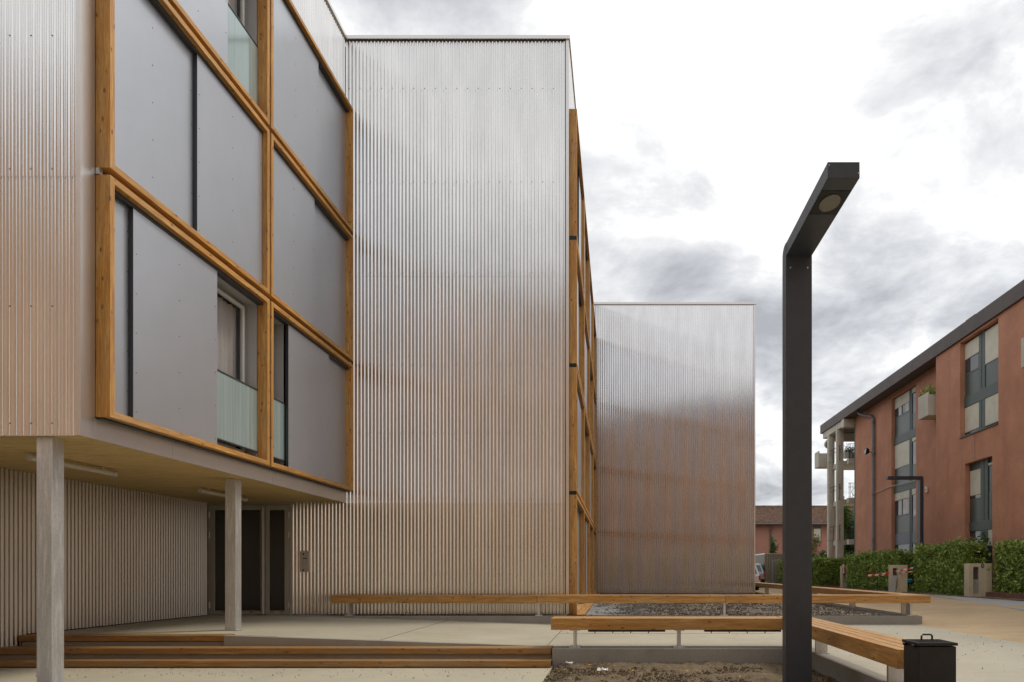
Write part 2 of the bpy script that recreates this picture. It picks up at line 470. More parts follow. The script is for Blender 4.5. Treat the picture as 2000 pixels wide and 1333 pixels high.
# =====================================================================  entrance steps
t = thing('entrance_steps', (-5, 10.2, 0), 'three broad concrete steps with brown timber nosings below the entrance', 'steps')
mb = MB()
mb.box(-10.2, -.95, 9.95, 10.60, -.1, .10-.088)
mb.box(-9.9, -.95, 10.20, 10.60, -.1, .16)
mb.box(-8.9, -5.86, 10.53, 10.85, -.1, .31)
mb.box(-5.85, -.95, 10.49, 10.60, .16, .247)
mb.build('riser', M['riser'], t)
mb = MB(); mb.raw([(-5.855, 10.485, .16), (-.95, 10.485, .16), (-.95, 10.485, .238), (-5.855, 10.485, .402),
                   (-5.855, 10.60, .16), (-.95, 10.60, .16), (-.95, 10.60, .238), (-5.855, 10.60, .402)],
                  [(0,1,2,3), (3,2,6,7), (0,3,7,4), (1,5,6,2), (5,4,7,6), (4,5,1,0)])
mb.build('ramp_edge', M['riser'], t)
for x0, x1, y0, y1, z in ((-10.25, -.93, 9.90, 10.20, .10), (-9.0, -.95, 10.16, 10.48, .25), (-8.93, -5.86, 10.50, 10.80, .403)):
    for k in range(2):
        m2 = MB(); w = (y1-y0)/2-.004
        m2.box(x0, x1, y0+k*(w+.008), y0+k*(w+.008)+w, z-.085, z); m2.build('nosing', M['step'], t, bevel=.005)
mb = MB(); mb.box(-1.0, -.93, 9.93, 10.45, -.1, .09); mb.build('end_wall', M['riser'], t)

# =====================================================================  benches
def bench(loc, label, axis, a0, a1, c0, c1, z0, z1, joints, legs, legw, foot, strips=()):
    t = thing('bench', loc, label, 'bench', 'timber beam benches on the low walls')
    n = 4; w = (c1-c0-.012*(n-1))/n
    cuts = [a0]+list(joints)+[a1]
    for k in range(n):
        for i in range(len(cuts)-1):
            q0 = cuts[i]+(.004 if i else 0); q1 = cuts[i+1]-(.004 if i < len(cuts)-2 else 0)
            mb = MB(); u0 = c0+k*(w+.012)
            if axis == 0: mb.box(q0, q1, u0, u0+w, z0, z1)
            else: mb.box(u0, u0+w, q0, q1, z0, z1)
            mb.build('beam', M['bx'] if axis == 0 else M['by'], t, bevel=.005)
    for a in legs:
        mb = MB(); l0, l1 = legw
        if axis == 0:
            mb.box(a-.022, a+.022, l0, l1, foot+.012, z0-.012)
            mb.box(a-.07, a+.07, l0-.04, l1+.04, z0-.012, z0); mb.box(a-.08, a+.08, l0-.03, l1+.03, foot, foot+.012)
            for sx in (-.055, .055):
                mb.tube([(a+sx, l0-.012, foot+.01), (a+sx, l0-.012, foot+.035)], .009, 8)
        else:
            mb.box(l0, l1, a-.022, a+.022, foot+.012, z0-.012)
            mb.box(l0-.03, l1+.03, a-.07, a+.07, z0-.012, z0); mb.box(l0-.01, l1+.01, a-.08, a+.08, foot, foot+.012)
        mb.build('leg', M['galv'], t)
    for s0, s1 in strips:
        mb = MB(); mb.box(s0, s1, c0+.03, c0+.14, z0-.03, z0-.001)
        x = s0+.1
        while x < s1: mb.tube([(x, c0+.05, z0-.03), (x, c0+.05, z0-.05)], .008, 8); x += .26
        mb.build('light_strip', M['lamp'], t, bevel=.006)
    return t
bench((0, 10.4, .25), 'nearest bench of brown beams, running sideways on thin steel legs behind the soil bed', 0, -.955, 2.405, 10.17, 10.64, .513, .68, (), (-.61, .905), (10.2, 10.40), .252, ((-.42, .70), (1.27, 2.38)))
bench((2.65, 8.4, .25), 'slatted timber bench pointing towards the viewer beside the black litter bin', 1, 6.08, 10.64, 2.42, 2.88, .515, .683, (), (7.0, 9.55), (2.69, 2.85), .25)
bench((0, 15.1, .41), 'longest bench, set in front of the ribbed metal wall and the mulch bed', 0, -6.04, 6.63, 14.87, 15.29, .69, .858, (-1.69, 2.30), (-5.7, -1.66, 2.28, 6.24), (14.93, 15.15), .415)
bench((6.4, 28, .41), 'far timber bench running away along the edge of the sand court', 1, 15.30, 40.5, 6.205, 6.62, .692, .860, (22.0, 30.0), (15.45, 18.9, 22.5, 26.1, 29.7, 33.4, 37), (6.24, 6.40), .413)

# =====================================================================  main residence
R = thing('apartment_building', (-5.95, 15.46, .4), 'ribbed metal apartment building with projecting left wing and orange timber frames', 'building')
XW, YF, YM = -5.95, 7.83, 15.46
ZR = 13.05; ZS = 2.87
# core volumes
mb = MB()
mb.box(-24, -6.62, YF+.06, 15.5, ZS+.06, 12.9)
mb.box(-24, -1.13, 15.55, 30.9, .2, 12.9)
mb.box(-24, -9.03, 2, 15.55, -.1, ZS-.02)
mb.box(-6.62, -5.97, YF+.06, 15.5, 11.55, 12.9)
mb.box(-6.62, -5.97, YF+.06, 15.5, ZS+.06, 3.12)
mb.build('core', M['dark'], R)
# front of the projecting wing
mb = MB(); corrug(mb, 0, -14, XW-.035, ZS-.005, 5.76, YF, rows=6); corrug(mb, 0, -14, XW-.035, 5.74, 9.6, YF-.003, rows=6); corrug(mb, 0, -14, XW-.035, 9.58, ZR-.02, YF-.006, rows=6)
mb.mat(1)
for z in (3.0, 4.3, 5.82, 7.3, 8.7): screws(mb, 0, -7.4, -6.0, .235, z, YF, -1, .007)
mb.build('ribbed_wall', [M['corr'], M['screw']], R, smooth=True)
mb = MB(); mb.box(XW-.05, XW+.004, YF-.025, YF-.021, ZS-.004, ZR); mb.box(XW, XW+.004, YF-.021, 8.02, ZS-.004, ZR)
mb.build('corner_trim', M['flash'], R)
# parapet band above the side frames
mb = MB(); corrug(mb, 1, 8.02, YM, 11.5, ZR-.02, XW-.02, sign=1, rows=3); mb.build('parapet_wall', M['corr'], R, smooth=True)
# side flashing strip under frames
mb = MB(); 
for a, b in ((8.024, 9.42), (9.426, 12.15), (12.156, YM-.02)): mb.box(XW-.02, XW+.003, a, b, ZS-.004, 3.105)
mb.build('fascia_strip', M['flash'], R, bevel=.002)
mb = MB(); mb.box(XW+.003, XW+.075, 8.06, 15.40, 3.098, 3.112); mb.build('drip_rail', M['lamp'], R)
# backing behind joints
mb = MB()
for z in (5.92, 8.74): mb.box(-6.6, -5.965, 8.03, 15.44, z-.13, z+.13)
mb.box(-6.6, -5.965, 11.63, 11.88, 3.12, 11.5); mb.box(-6.6, -5.965, 15.36, 15.45, 3.12, 11.5); mb.box(-6.6, -5.965, 7.9, 8.1, 3.12, 11.5)
mb.build('backing', M['dark'], R)

def screwgrid(mb, x, y0, y1, z0, z1, ny=3, nz=5):
    for i in range(ny):
        y = y0+.05+(y1-y0-.1)*i/(ny-1)
        for j in range(nz):
            z = z0+.1+(z1-z0-.2)*(j+(.5 if i % 2 else 0))/nz
            mb.tube([(x-.004, y, z), (x+.004, y, z)], .0068, 6)

def frame_unit(y0, y1, z0, z1, panels, xo, xi, parent, opening=None, T=.075):
    """box frame of planks; panels = (ya, yb, recess); opening = (ya, yb)"""
    O = [(y0, z0), (y1, z0), (y1, z1), (y0, z1)]; I_ = [(y0+T, z0+T), (y1-T, z0+T), (y1-T, z1-T), (y0+T, z1-T)]
    vs = [(x, *p) for x in (xi, xo) for q in (O, I_) for p in q]
    mbz = MB(); n0 = 0; mbz.v += [Vector(p) for p in vs]
    for k in range(4):
        j = (k+1) % 4; mt_ = 1 if k % 2 == 0 else 0
        for f in ((8+k, 8+j, 12+j, 12+k), (k, 4+k, 4+j, j), (k, j, 8+j, 8+k), (4+k, 12+k, 12+j, 4+j)):
            mbz.f.append(list(f)); mbz.mi.append(mt_)
    fr = mbz.build('timber_frame', [M['wz'], M['wy']], parent, bevel=.004)
    iz0, iz1 = z0+T+.004, z1-T-.004
    # head track
    m2 = MB(); m2.box(xi+.002, xi+.10, y0+T+.003, y1-T-.003, iz1-.045, iz1-.002); m2.build('track', M['lamp'], fr)
    for ya, yb, rec in panels:
        xp = xi+(.09 if not rec else .03)
        m2 = MB(); m2.box(xp-.022, xp, ya, yb, iz0+.01, iz1-(.0 if rec else .02))
        m2.mat(1); screwgrid(m2, xp, ya, yb, iz0, iz1, 3 if yb-ya > .7 else 2)
        m2.build('sliding_panel' if not rec else 'fixed_panel', [M['panel'], M['screw']], fr)
        if not rec:
            m2 = MB()
            for q in (ya,): m2.box(xp-.05, xp-.001, q-.006, q+.0, iz0+.01, iz1-.03)
            m2.build('edge_strip', M['lamp'], fr)
    if opening:
        ya, yb, xw = opening
        # reveals
        m2 = MB(); m2.box(xw-.03, xi-.002, yb, yb+.02, iz0, iz1); m2.box(xw-.03, xi-.002, ya-.02, ya, iz0, iz1)
        m2.box(xw-.03, xi-.002, ya, yb, iz1-.05, iz1); m2.box(xw-.03, xi-.002, ya, yb, iz0-.06, iz0)
        m2.build('reveal', M['panel2'], fr)
        zb, zt = iz0+.08, iz1-.10
        m2 = MB(); w = .06
        m2.box(xw, xw+.05, ya, ya+w, zb, zt); m2.box(xw, xw+.05, yb-w-.06, yb-.06, zb, zt)
        m2.box(xw, xw+.05, ya+w, yb-w-.06, zb, zb+w); m2.box(xw, xw+.05, ya+w, yb-w-.06, zt-w, zt)
        m2.build('window_frame', M['winframe'], fr, bevel=.006)
        m2 = MB(); m2.box(xw+.02, xw+.026, ya+w, yb-w-.06, zb+w, zt-w); m2.build('window_pane', M['glass'], fr)
        m2 = MB()
        n = 40; vs = []; cy0, cy1 = ya+w, ya+w+(yb-ya)*.93
        for i in range(n+1):
            y = cy0+(cy1-cy0)*i/n; xx = xw-.10+.022*math.sin(i*1.35)+.01*math.sin(i*.6)
            vs += [(xx, y, zb), (xx, y, zt-.03)]
        m2.raw(vs, [(2*i, 2*i+2, 2*i+3, 2*i+1) for i in range(n)]); m2.build('curtain', M['curtain'], fr, smooth=True)
        gz0, gz1 = z0+.22, z0+1.22
        m2 = MB(); m2.box(xi+.006, xi+.018, ya+.01, yb-.004, gz0, gz1); m2.build('balustrade_glass', M['frost'], fr)
        m2 = MB(); m2.box(xi, xi+.028, ya+.005, yb-.002, gz1, gz1+.02); m2.build('balustrade_rail', M['lamp'], fr)
        m2 = MB(); m2.box(xi, xi+.028, ya+.005, yb-.002, gz0-.02, gz0); m2.build('balustrade_rail', M['lamp'], fr)
    return fr
XO = -5.78; XI = XW
A0, A1, B0, B1 = 8.03, 11.72, 11.78, 15.44
Z = [(3.12, 5.885), (5.965, 8.705), (8.785, 11.5)]
WX = -6.16
frame_unit(A0, A1, *Z[0], [(8.11, 8.56, 1), (8.53, 10.32, 0)], XO, XI, R, (10.34, 11.62, WX))
frame_unit(A0, A1, *Z[1], [(8.11, 9.84, 1), (9.83, 11.63, 0)], XO, XI, R)
frame_unit(A0, A1, *Z[2], [(8.11, 9.3, 1), (9.1, 10.6, 0)], XO, XI, R, (10.62, 11.62, WX))
frame_unit(B0, B1, *Z[0], [(12.56, 14.32, 0), (14.25, 15.36, 1)], XO, XI, R, (11.88, 12.56, WX))
frame_unit(B0, B1, *Z[1], [(11.87, 13.64, 0), (13.6, 15.36, 1)], XO, XI, R)
frame_unit(B0, B1, *Z[2], [(11.87, 13.82, 0), (13.8, 15.36, 1)], XO, XI, R)
# brackets where the stacked frames meet
for y in (8.05, 11.75, 15.40):
    for z in (5.925, 8.745): mb = MB(); mb.box(-5.94, -5.90, y-.03, y+.03, z-.035, z+.035); mb.build('bracket', M['galv'], R)

# long wall of the middle block
zf = lambda x: .415
mb = MB()
corrug(mb, 0, -8.94, -7.32, .41, ZS+.0, YM+.006, rows=1) if False else None
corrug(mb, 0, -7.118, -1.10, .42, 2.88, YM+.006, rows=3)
mb.build('ribbed_wall', M['corrlow_refl'], R, smooth=True)
mb = MB()
corrug(mb, 0, XW, -1.10, 2.86, 7.86, YM+.003, rows=8); corrug(mb, 0, XW, -1.10, 7.84, ZR-.06, YM, rows=8)
mb.mat(1)
for z in (1.3, 1.9, 2.95, 4.4, 5.9, 7.92, 9.9, 11.95): screws(mb, 0, -5.85, -1.2, .235, z, YM, -1, .009)
mb.build('ribbed_wall', [M['corr'], M['screw']], R, smooth=True)
mb = MB(); mb.box(-1.12, -1.055, YM-.03, YM-.024, .42, ZR-.03); mb.box(-1.06, -1.055, YM-.024, YM+.10, .42, ZR-.03)
mb.build('corner_trim', M['flash'], R)
# copings
mb = MB(); mb.box(-5.99, -1.03, YM-.06, YM+.35, ZR-.03, ZR+.045); mb.box(-1.35, -1.028, YM+.352, 30.6, ZR-.03, ZR+.04)
mb.box(-6.3, -5.91, YF-.05, YM-.062, ZR-.03, ZR+.04); mb.box(-14, -6.302, YF-.05, YF+.3, ZR-.03, ZR+.04)
mb.build('coping', M['flash'], R)
# recessed wall on the left under the overhang
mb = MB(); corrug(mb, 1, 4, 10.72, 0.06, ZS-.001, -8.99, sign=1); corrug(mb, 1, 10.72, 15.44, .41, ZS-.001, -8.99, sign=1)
mb.build('ribbed_wall', M['corrshade'], R, smooth=True)
# wall right of the door (under overhang) is the same plane; lintel strip above the door
mb = MB(); mb.box(-9.0, -7.06, YM-.02, YM+.05, ZS-.035, ZS-.002); mb.build('lintel', M['frame'], R)
# soffit of ply boards
mb = MB(); y = YF+.03
while y < YM:
    y2 = min(y+1.22, YM); mb.box(-8.97, XW-.022, y, y2-.010, ZS, ZS+.018); y = y2
mb.box(-13, -8.975, YF+.03, 10, ZS, ZS+.018)
mb.build('soffit', M['ply'], R)
# columns
for px0, D, z0 in ((71, 7.88, 0), (439.3, 11.43, .40)):
    x0 = xat(px0, D); mb = MB(); mb.box(x0, x0+.175, D, D+.175, z0, ZS)
    c = mb.build('column', M['galv'], R, bevel=.006)
    mb = MB(); mb.box(x0-.03, x0+.205, D-.03, D+.205, z0, z0+.008); mb.build('base_plate', M['galv'], c)
# side facade of middle block: four bays of frames, four storeys
x_o, x_i = -.885, -1.055
ys = [15.58, 19.30, 23.03, 26.76, 30.55]
Z4 = [(.40, 3.065), (3.14, 5.885), (5.965, 8.705), (8.785, 11.6)]
mb = MB(); mb.box(-1.125, -1.065, 15.56, 30.6, .4, 11.6); mb.build('backing', M['dark'], R)
mb = MB(); corrug(mb, 1, 15.56, 30.6, 11.6, ZR-.02, -1.075, sign=1, seg=6); mb.build('parapet_wall', M['corr'], R, smooth=True)
for i in range(4):
    a, b = ys[i], ys[i+1]-.06
    for j, (z0, z1) in enumerate(Z4):
        mid = a+(b-a)*(.35+.3*((i*3+j*5) % 4)/3)
        frame_unit(a, b, z0, z1, [(a+.08, mid, (i+j) % 2), (mid-.04, b-.08, (i+j+1) % 2)], x_o, x_i, R)
for z in (3.10, 5.925, 8.745): mb = MB(); mb.box(-1.05, -.90, 15.575, 15.60, z-.04, z+.04); mb.build('bracket', M['iron'], R)
mb = MB(); mb.box(-.884, -.72, 15.5, 30.5, .36, .41); mb.build('threshold', M['by'], R)

# entrance door
dx = lambda px: xat(px, YM)
dz = lambda py: zat(py, YM)
mb = MB(); y0, y1 = YM-.03, YM+.04
mb.box(dx(402), dx(411), y0, y1, .40, 2.83); mb.box(dx(566.5), dx(571.5), y0, y1, .40, 2.83)
mb.box(dx(411), dx(566.5), y0, y1, dz(987), 2.83)
dr = mb.build('entrance_door', M['frame'], R, bevel=.003)
def leaf(a, b, ga, gb):
    z0, z1 = .412, dz(987.5); g0, g1 = dz(1193), dz(996.7); ya, yb = YM-.045, YM+.01
    m2 = MB(); m2.box(dx(a), dx(ga), ya, yb, z0, z1); m2.box(dx(gb), dx(b), ya, yb, z0, z1)
    m2.box(dx(ga), dx(gb), ya, yb, z0, g0); m2.box(dx(ga), dx(gb), ya, yb, g1, z1)
    m2.mat(1)
    for q in (.2, .8): 
        xx = dx(ga)+(dx(gb)-dx(ga))*q; m2.box(xx-.035, xx+.035, ya-.004, ya+.01, z0+.055, z0+.07)
    m2.build('door_leaf', [M['frame'], M['dark']], dr, bevel=.003)
    m2 = MB(); m2.box(dx(ga), dx(gb), ya+.03, ya+.036, g0, g1); m2.build('door_glass', M['dglass'], dr)
leaf(411.8, 519, 421, 510.6); leaf(520.5, 566, 527.5, 557.5)
mb = MB(); mb.tube([(dx(516.5), YM-.075, .43), (dx(516.5), YM-.075, 2.77)], .028, 14); mb.box(dx(513), dx(520), YM-.06, YM-.046, .42, 2.78); mb.build('pull_post', M['frame'], dr, smooth=False)
for px in (411.5, 566.3):
    for py in (1007, 1046, 1183):
        mb = MB(); mb.tube([(dx(px), YM-.055, dz(py)-.06), (dx(px), YM-.055, dz(py)+.07)], .014, 8); mb.build('hinge', M['galv'], dr)

# intercom
t = thing('intercom', (xat(598, 15.42), 15.42, zat(1097, 15.42)), 'grey steel intercom plate with keypad on the ribbed wall right of the door', 'intercom')
x0, x1, z0, z1 = dx(590.3), dx(605.7), dz(1117.5), dz(1076.5)
mb = MB(); mb.box(x0, x1, YM-.05, YM+.0, z0, z1); mb.build('plate', M['inter'], t, bevel=.004)
mb = MB(); mb.tube([(x0+.05, YM-.054, z1-.07), (x0+.05, YM-.049, z1-.07)], .02, 14); mb.tube([(x0+.045, YM-.054, z0+.04), (x0+.045, YM-.049, z0+.04)], .018, 14); mb.build('camera_hole', M['black'], t)
mb = MB(); mb.box(x0+.035, x0+.125, YM-.053, YM-.049, z1-.175, z1-.155); mb.build('screen', M['lcd'], t)
mb = MB()
for i in range(3): mb.tube([(x0+.05+i*.035, YM-.054, z1-.22), (x0+.05+i*.035, YM-.049, z1-.22)], .006, 8)
for i in range(3):
    for j in range(4): mb.box(x0+.06+i*.022, x0+.073+i*.022, YM-.053, YM-.049, z1-.30-j*.022, z1-.288-j*.022)
mb.build('button', M['galv'], t)

# tube lights
for i, (ya, yb, lab) in enumerate(((8.9, 10.42, 'round glass tube light under the plywood ceiling, partly behind the near column'), (12.55, 14.1, 'round glass tube light under the plywood ceiling, partly behind the far column'))):
    x = -7.43
    t = thing('tube_light', (x, (ya+yb)/2, ZS), lab, 'light', 'tube lights under the overhang')
    mb = MB(); mb.tube([(x, ya+.09, ZS-.07), (x, yb-.09, ZS-.07)], .036, 16, False); mb.build('tube', M['tube'], t, smooth=True)
    for q in (ya, yb-.09):
        mb = MB(); mb.tube([(x, q, ZS-.07), (x, q+.09, ZS-.07)], .044, 16); mb.build('end_cap', M['galv'], t)
    mb = MB()
    for q in (ya+.25, yb-.25): mb.box(x-.015, x+.015, q-.02, q+.02, ZS-.04, ZS-.001)
    mb.build('clip', M['galv'], t)

# =====================================================================  far metal block
D3 = 30.65
t = thing('apartment_building', (2.5, D3, .4), 'brownish ribbed metal block standing farther back behind the mulch bed', 'building')
xr = xat(1475, D3)
mb = MB(); mb.box(-1.0, xr-.03, D3+.08, 46, .2, 12.95); mb.build('core', M['dark'], t)
mb = MB()
for z0, z1, o in ((.40, 1.25, .006), (1.23, 2.95, .004), (2.93, 7.9, .002), (7.88, 13.0, 0)):
    corrug(mb, 0, -1.05, xr-.03, z0, z1, D3+o, seg=8, rows=4)
mb.build('ribbed_wall', M['corrfar'], t, smooth=True)
mb = MB(); mb.box(xr-.06, xr, D3-.03, D3-.022, .4, 13.0); mb.box(xr-.006, xr, D3-.022, D3+.2, .4, 13.0); mb.box(xr-.03, xr, D3+.2, 46, .3, 13.0); mb.build('corner_trim', M['flash'], t)
mb = MB(); mb.box(-1.02, xr+.03, D3-.06, D3+.4, 12.98, 13.07); mb.build('coping', M['flash'], t)

# =====================================================================  street lamps
def lamp(x, y, z0, hh, rot, label, s=1.0):
    t = thing('street_lamp', (x, y, z0), label, 'street lamp', 'dark square street lamps'); t.rotation_euler = (0, 0, rot)
    off = Vector((x, y, z0))
    W, Dp = .282*s, .165*s; hx = W/2
    zt = hh; zb = hh-.145*s; La = 1.50*s
    mb = MB()
    # pole side profile (y,z) with rounded rear top
    prof = [(0, 0), (0, zt-.02)]
    prof = [(0, 0), (0, zb-.003), (0, zt-.0)]
    for k in range(7):
        a = PI/2*k/6; prof.append((Dp*.35+Dp*.65*math.sin(a), zt-.0-Dp*.65*(1-math.cos(a))))
    prof.append((Dp, 0))
    mb.prof([(yy+off.y, zz+off.z) for yy, zz in prof], 0, x-hx, x+hx)
    p = mb.build('pole', M['lamp'], t, bevel=.004)
    mb = MB()
    for sx in (-.33, .33): mb.tube([(x+sx*W, y-.006, z0+zb-.13), (x+sx*W, y+.002, z0+zb-.13)], .009, 8)
    mb.build('screw', M['galv'], p)
    mb = MB(); mb.box(x-hx*1.0+.002, x+hx-.002, y-La, y-.002, z0+zb, z0+zt-.004); a = mb.build('arm', M['lamp'], t, bevel=.004)
    mb = MB(); mb.box(x-hx+.012, x+hx-.012, y-La+.20*s, y-La+.62*s, z0+zb-.004, z0+zb+.0); mb.build('hatch', M['iron'], a)
    mb = MB(); n = 24; cy_ = y-La+.40*s
    ring = [(x+hx*.64*math.cos(2*PI*k/n), cy_+.15*s*math.sin(2*PI*k/n)) for k in range(n)]
    mb.prism(ring, z0+zb-.012, z0+zb-.0045); mb.build('lens', M['lens'], a, bevel=.003)
    mb = MB()
    for sx in (-.9, .9): mb.tube([(x+sx*hx, y-La-.003, z0+(zb+zt)/2+(.04 if sx < 0 else -.03)), (x+sx*hx, y-La+.002, z0+(zb+zt)/2+(.04 if sx < 0 else -.03))], .006, 6)
    mb.build('screw', M['galv'], a)
    return t
DL = 7.6
lamp((1560.5-CX)*DL/F, DL, .02, 4.89, 0, 'tall dark square lamp post in the foreground, arm reaching towards the viewer')
l2 = lamp(14.15, 33, .4, 5.42, -PI/2, 'distant dark lamp post behind the hedge, arm pointing left across terracotta wall', 1.0)

# =====================================================================  litter bin
t = thing('litter_bin', (2.55, 5.72, 0), 'square black metal litter bin with hinged lid at the end of a bench', 'litter bin')
bx0, by0, bw = xat(1794.5, 5.55), 5.55, .298
mb = MB(); mb.box(bx0, bx0+bw, by0, by0+bw, .03, .765); body = mb.build('body', M['bin'], t, bevel=.008)
mb = MB(); mb.box(bx0+.03, bx0+bw-.03, by0+.03, by0+bw-.03, 0, .031); mb.build('foot', M['bin'], t)
mb = MB(); mb.box(bx0-.008, bx0+bw+.006, by0-.01, by0+bw+.01, .772, .794)
rr = random.Random(3)
for i in range(13):
    for j in range(13):
        mb.tube([(bx0+.02+i*.0215, by0+.02+j*.0215, .79), (bx0+.02+i*.0215, by0+.02+j*.0215, .7965)], .006, 6)
ld = mb.build('lid', M['bin'], t)
mb = MB(); hx0 = bx0+.12; hy = by0+bw-.07
mb.tube([(hx0, hy, .79), (hx0, hy, .828), (hx0+.012, hy, .84), (hx0+.075, hy, .84), (hx0+.087, hy, .828), (hx0+.087, hy, .79)], .008, 10); mb.build('handle', M['bin'], ld)
for q in (.05, .22):
    mb = MB(); mb.tube([(bx0-.012, by0+q, .762), (bx0-.012, by0+q+.04, .762)], .012, 10); mb.build('hinge', M['bin'], t)

# =====================================================================  terracotta building on the right
X1, X2, XE = 15.40, 14.75, 14.65
ZE0, ZE1 = 11.28, 11.88
T = thing('apartment_building', (15.4, 35, .4), 'three storey terracotta apartment building with dark eaves and cream shutters on the right', 'building')
def wallgrid(mb, X, y0, y1, z0, z1, ops, depth):
    ysq = sorted({y0, y1, *[o[0] for o in ops], *[o[1] for o in ops]}); zsq = sorted({z0, z1, *[o[2] for o in ops], *[o[3] for o in ops]})
    for a, b in zip(ysq[:-1], ysq[1:]):
        for c, d in zip(zsq[:-1], zsq[1:]):
            if any(o[0] <= (a+b)/2 <= o[1] and o[2] <= (c+d)/2 <= o[3] for o in ops): continue
            mb.face([(X, b, c), (X, a, c), (X, a, d), (X, b, d)])
    for a, b, c, d in ops:
        mb.face([(X, b, c), (X, b, d), (X+depth, b, d), (X+depth, b, c)])
        mb.face([(X, a, c), (X+depth, a, c), (X+depth, a, d), (X, a, d)])
        mb.face([(X, a, d), (X+depth, a, d), (X+depth, b, d), (X, b, d)])
        mb.face([(X, a, c), (X, b, c), (X+depth, b, c), (X+depth, a, c)])
LO = (36.26, 39.5, 1.2, 11.05)
NU = (27.23, 30.27, 7.11, 11.18); NL = (27.67, 29.85, 1.5, 5.92)
mb = MB(); wallgrid(mb, X1, 32.5, 45.5, .2, 11.4, [LO], .2)
mb.face([(X1, 45.5, .2), (X1, 45.5, 11.4), (24, 45.5, 11.4), (24, 45.5, .2)])
mb.build('wall', M['terra'], T)
mb = MB(); wallgrid(mb, X2, 12, 32.55, .2, 11.4, [NU, NL, (16, 20, 7.11, 11.18), (16, 20, 1.5, 5.92)], .23)
mb.face([(X2, 32.55, .2), (X2, 32.55, 11.4), (X1+.1, 32.55, 11.4), (X1+.1, 32.55, .2)])
mb.face([(X2, 12, .2), (24, 12, .2), (24, 12, 11.4), (X2, 12, 11.4)])
mb.build('wall', M['terra'], T)
mb = MB(); mb.box(16.0, 24, 12.1, 45.4, .2, 11.3); mb.build('core', M['room'], T)
# roof: fascia, soffit and low slope
mb = MB(); mb.box(XE, XE+.06, 11, 50.7, ZE0, ZE1); mb.box(XE, 25, 50.7, 50.76, ZE0, ZE1); mb.box(XE+.06, 24, 11, 50.7, ZE0+.02, ZE0+.08)
mb.raw([(XE+.06, 11, ZE1-.02), (XE+.06, 50.7, ZE1-.02), (21, 50.7, ZE1+.6), (21, 11, ZE1+.6)], [(0, 3, 2, 1)])
rf = mb.build('roof', M['eave'], T)
xv = 14.9
mb = MB(); mb.box(xv, xv+.5, dep(1905, xv), dep(1888, xv), 11.8, 12.02); mb.box(xv-.03, xv+.53, dep(1905, xv)-.03, dep(1888, xv)+.03, 12.02, 12.06); mb.build('roof_hatch', M['eave'], rf)

def bay(X, y0, y1, cols, bands, cells, mull=True):
    """green framed window strip: cols list of (ya,yb); bands (z0,z1); cells: (col, z0, z1, kind)"""
    XR = X
    m2 = MB(); zlo, zhi = min(c[1] for c in cells), y1
    fr = None
    m2 = MB(); m2.box(XR+.02, XR+.06, cols[0][0]-.2 if False else y0[0], y0[1], y0[2], y0[3])
    fr = m2.build('window_strip', M['green'], T)
    for z0, z1 in bands:
        m2 = MB(); m2.box(XR-.05, XR+.019, y0[0]+.005, y0[1]-.005, z0, z1); m2.build('green_band', M['green'], fr, bevel=.008)
    for ci in range(len(cols)-1):
        a = cols[ci+1][1]; b = cols[ci][0]
        m2 = MB(); m2.box(XR-.04, XR+.018, a+.01, (a+b)/2-.02, y0[2]+.005, y0[3]-.005); m2.box(XR-.04, XR+.018, (a+b)/2+.02, b-.01, y0[2]+.005, y0[3]-.005); m2.build('mullion', M['green'], fr, bevel=.008)
    for ci, z0, z1, kind in cells:
        a, b = cols[ci]
        m2 = MB()
        if kind == 's':
            m2.box(XR-.03, XR-.004, a, b, z0+.04, z1); m2.build('roller_shutter', M['shut'], fr)
            m2 = MB(); m2.box(XR-.036, XR+.0, a, b, z0, z0+.038); m2.build('shutter_bar', M['conc'], fr)
        elif kind == 'p':
            m2.box(XR-.012, XR+.015, a, b, z0, z1); m2.build('green_panel', M['greenp'], fr)
        elif kind == 'b':
            m2.box(XR-.02, XR+.015, a, b, z0, z1); m2.build('blue_panel', M['blue'], fr)
        elif kind == 'w':
            m2.box(XR-.002, XR+.014, a, b, z0, z1); pn = m2.build('window_pane', M['wglass'], fr)
            m2 = MB(); w = .07; c = (a+b)/2
            m2.box(XR-.02, XR-.003, a, b, z0, z0+w); m2.box(XR-.02, XR-.003, a, a+w, z0+w, z1); m2.box(XR-.02, XR-.003, b-w, b, z0+w, z1)
            if b-a > 1.2:
                m2.box(XR-.02, XR-.003, c-w*.5, c+w*.5, z0+w, z1)
                m2.build('window_frame', M['green'], fr)
                m2 = MB(); m2.box(XR+.0, XR-.006, c+.10, c+.45, z0+w, z1); m2.build('curtain', M['curtain'], fr)
                m2 = MB(); m2.box(XR+.0, XR-.006, a+.12, a+.55, z0+w, z1); m2.build('curtain', M['curtain'], fr)
            else: m2.build('window_frame', M['green'], fr)
        elif kind == 'd':
            m2.box(XR-.002, XR+.014, a, b, z0, z1); m2.build('window_pane', M['wglass'], fr)
    return fr
XL = X1+.20
cl = [(37.5, 39.45), (36.28, 37.15)]
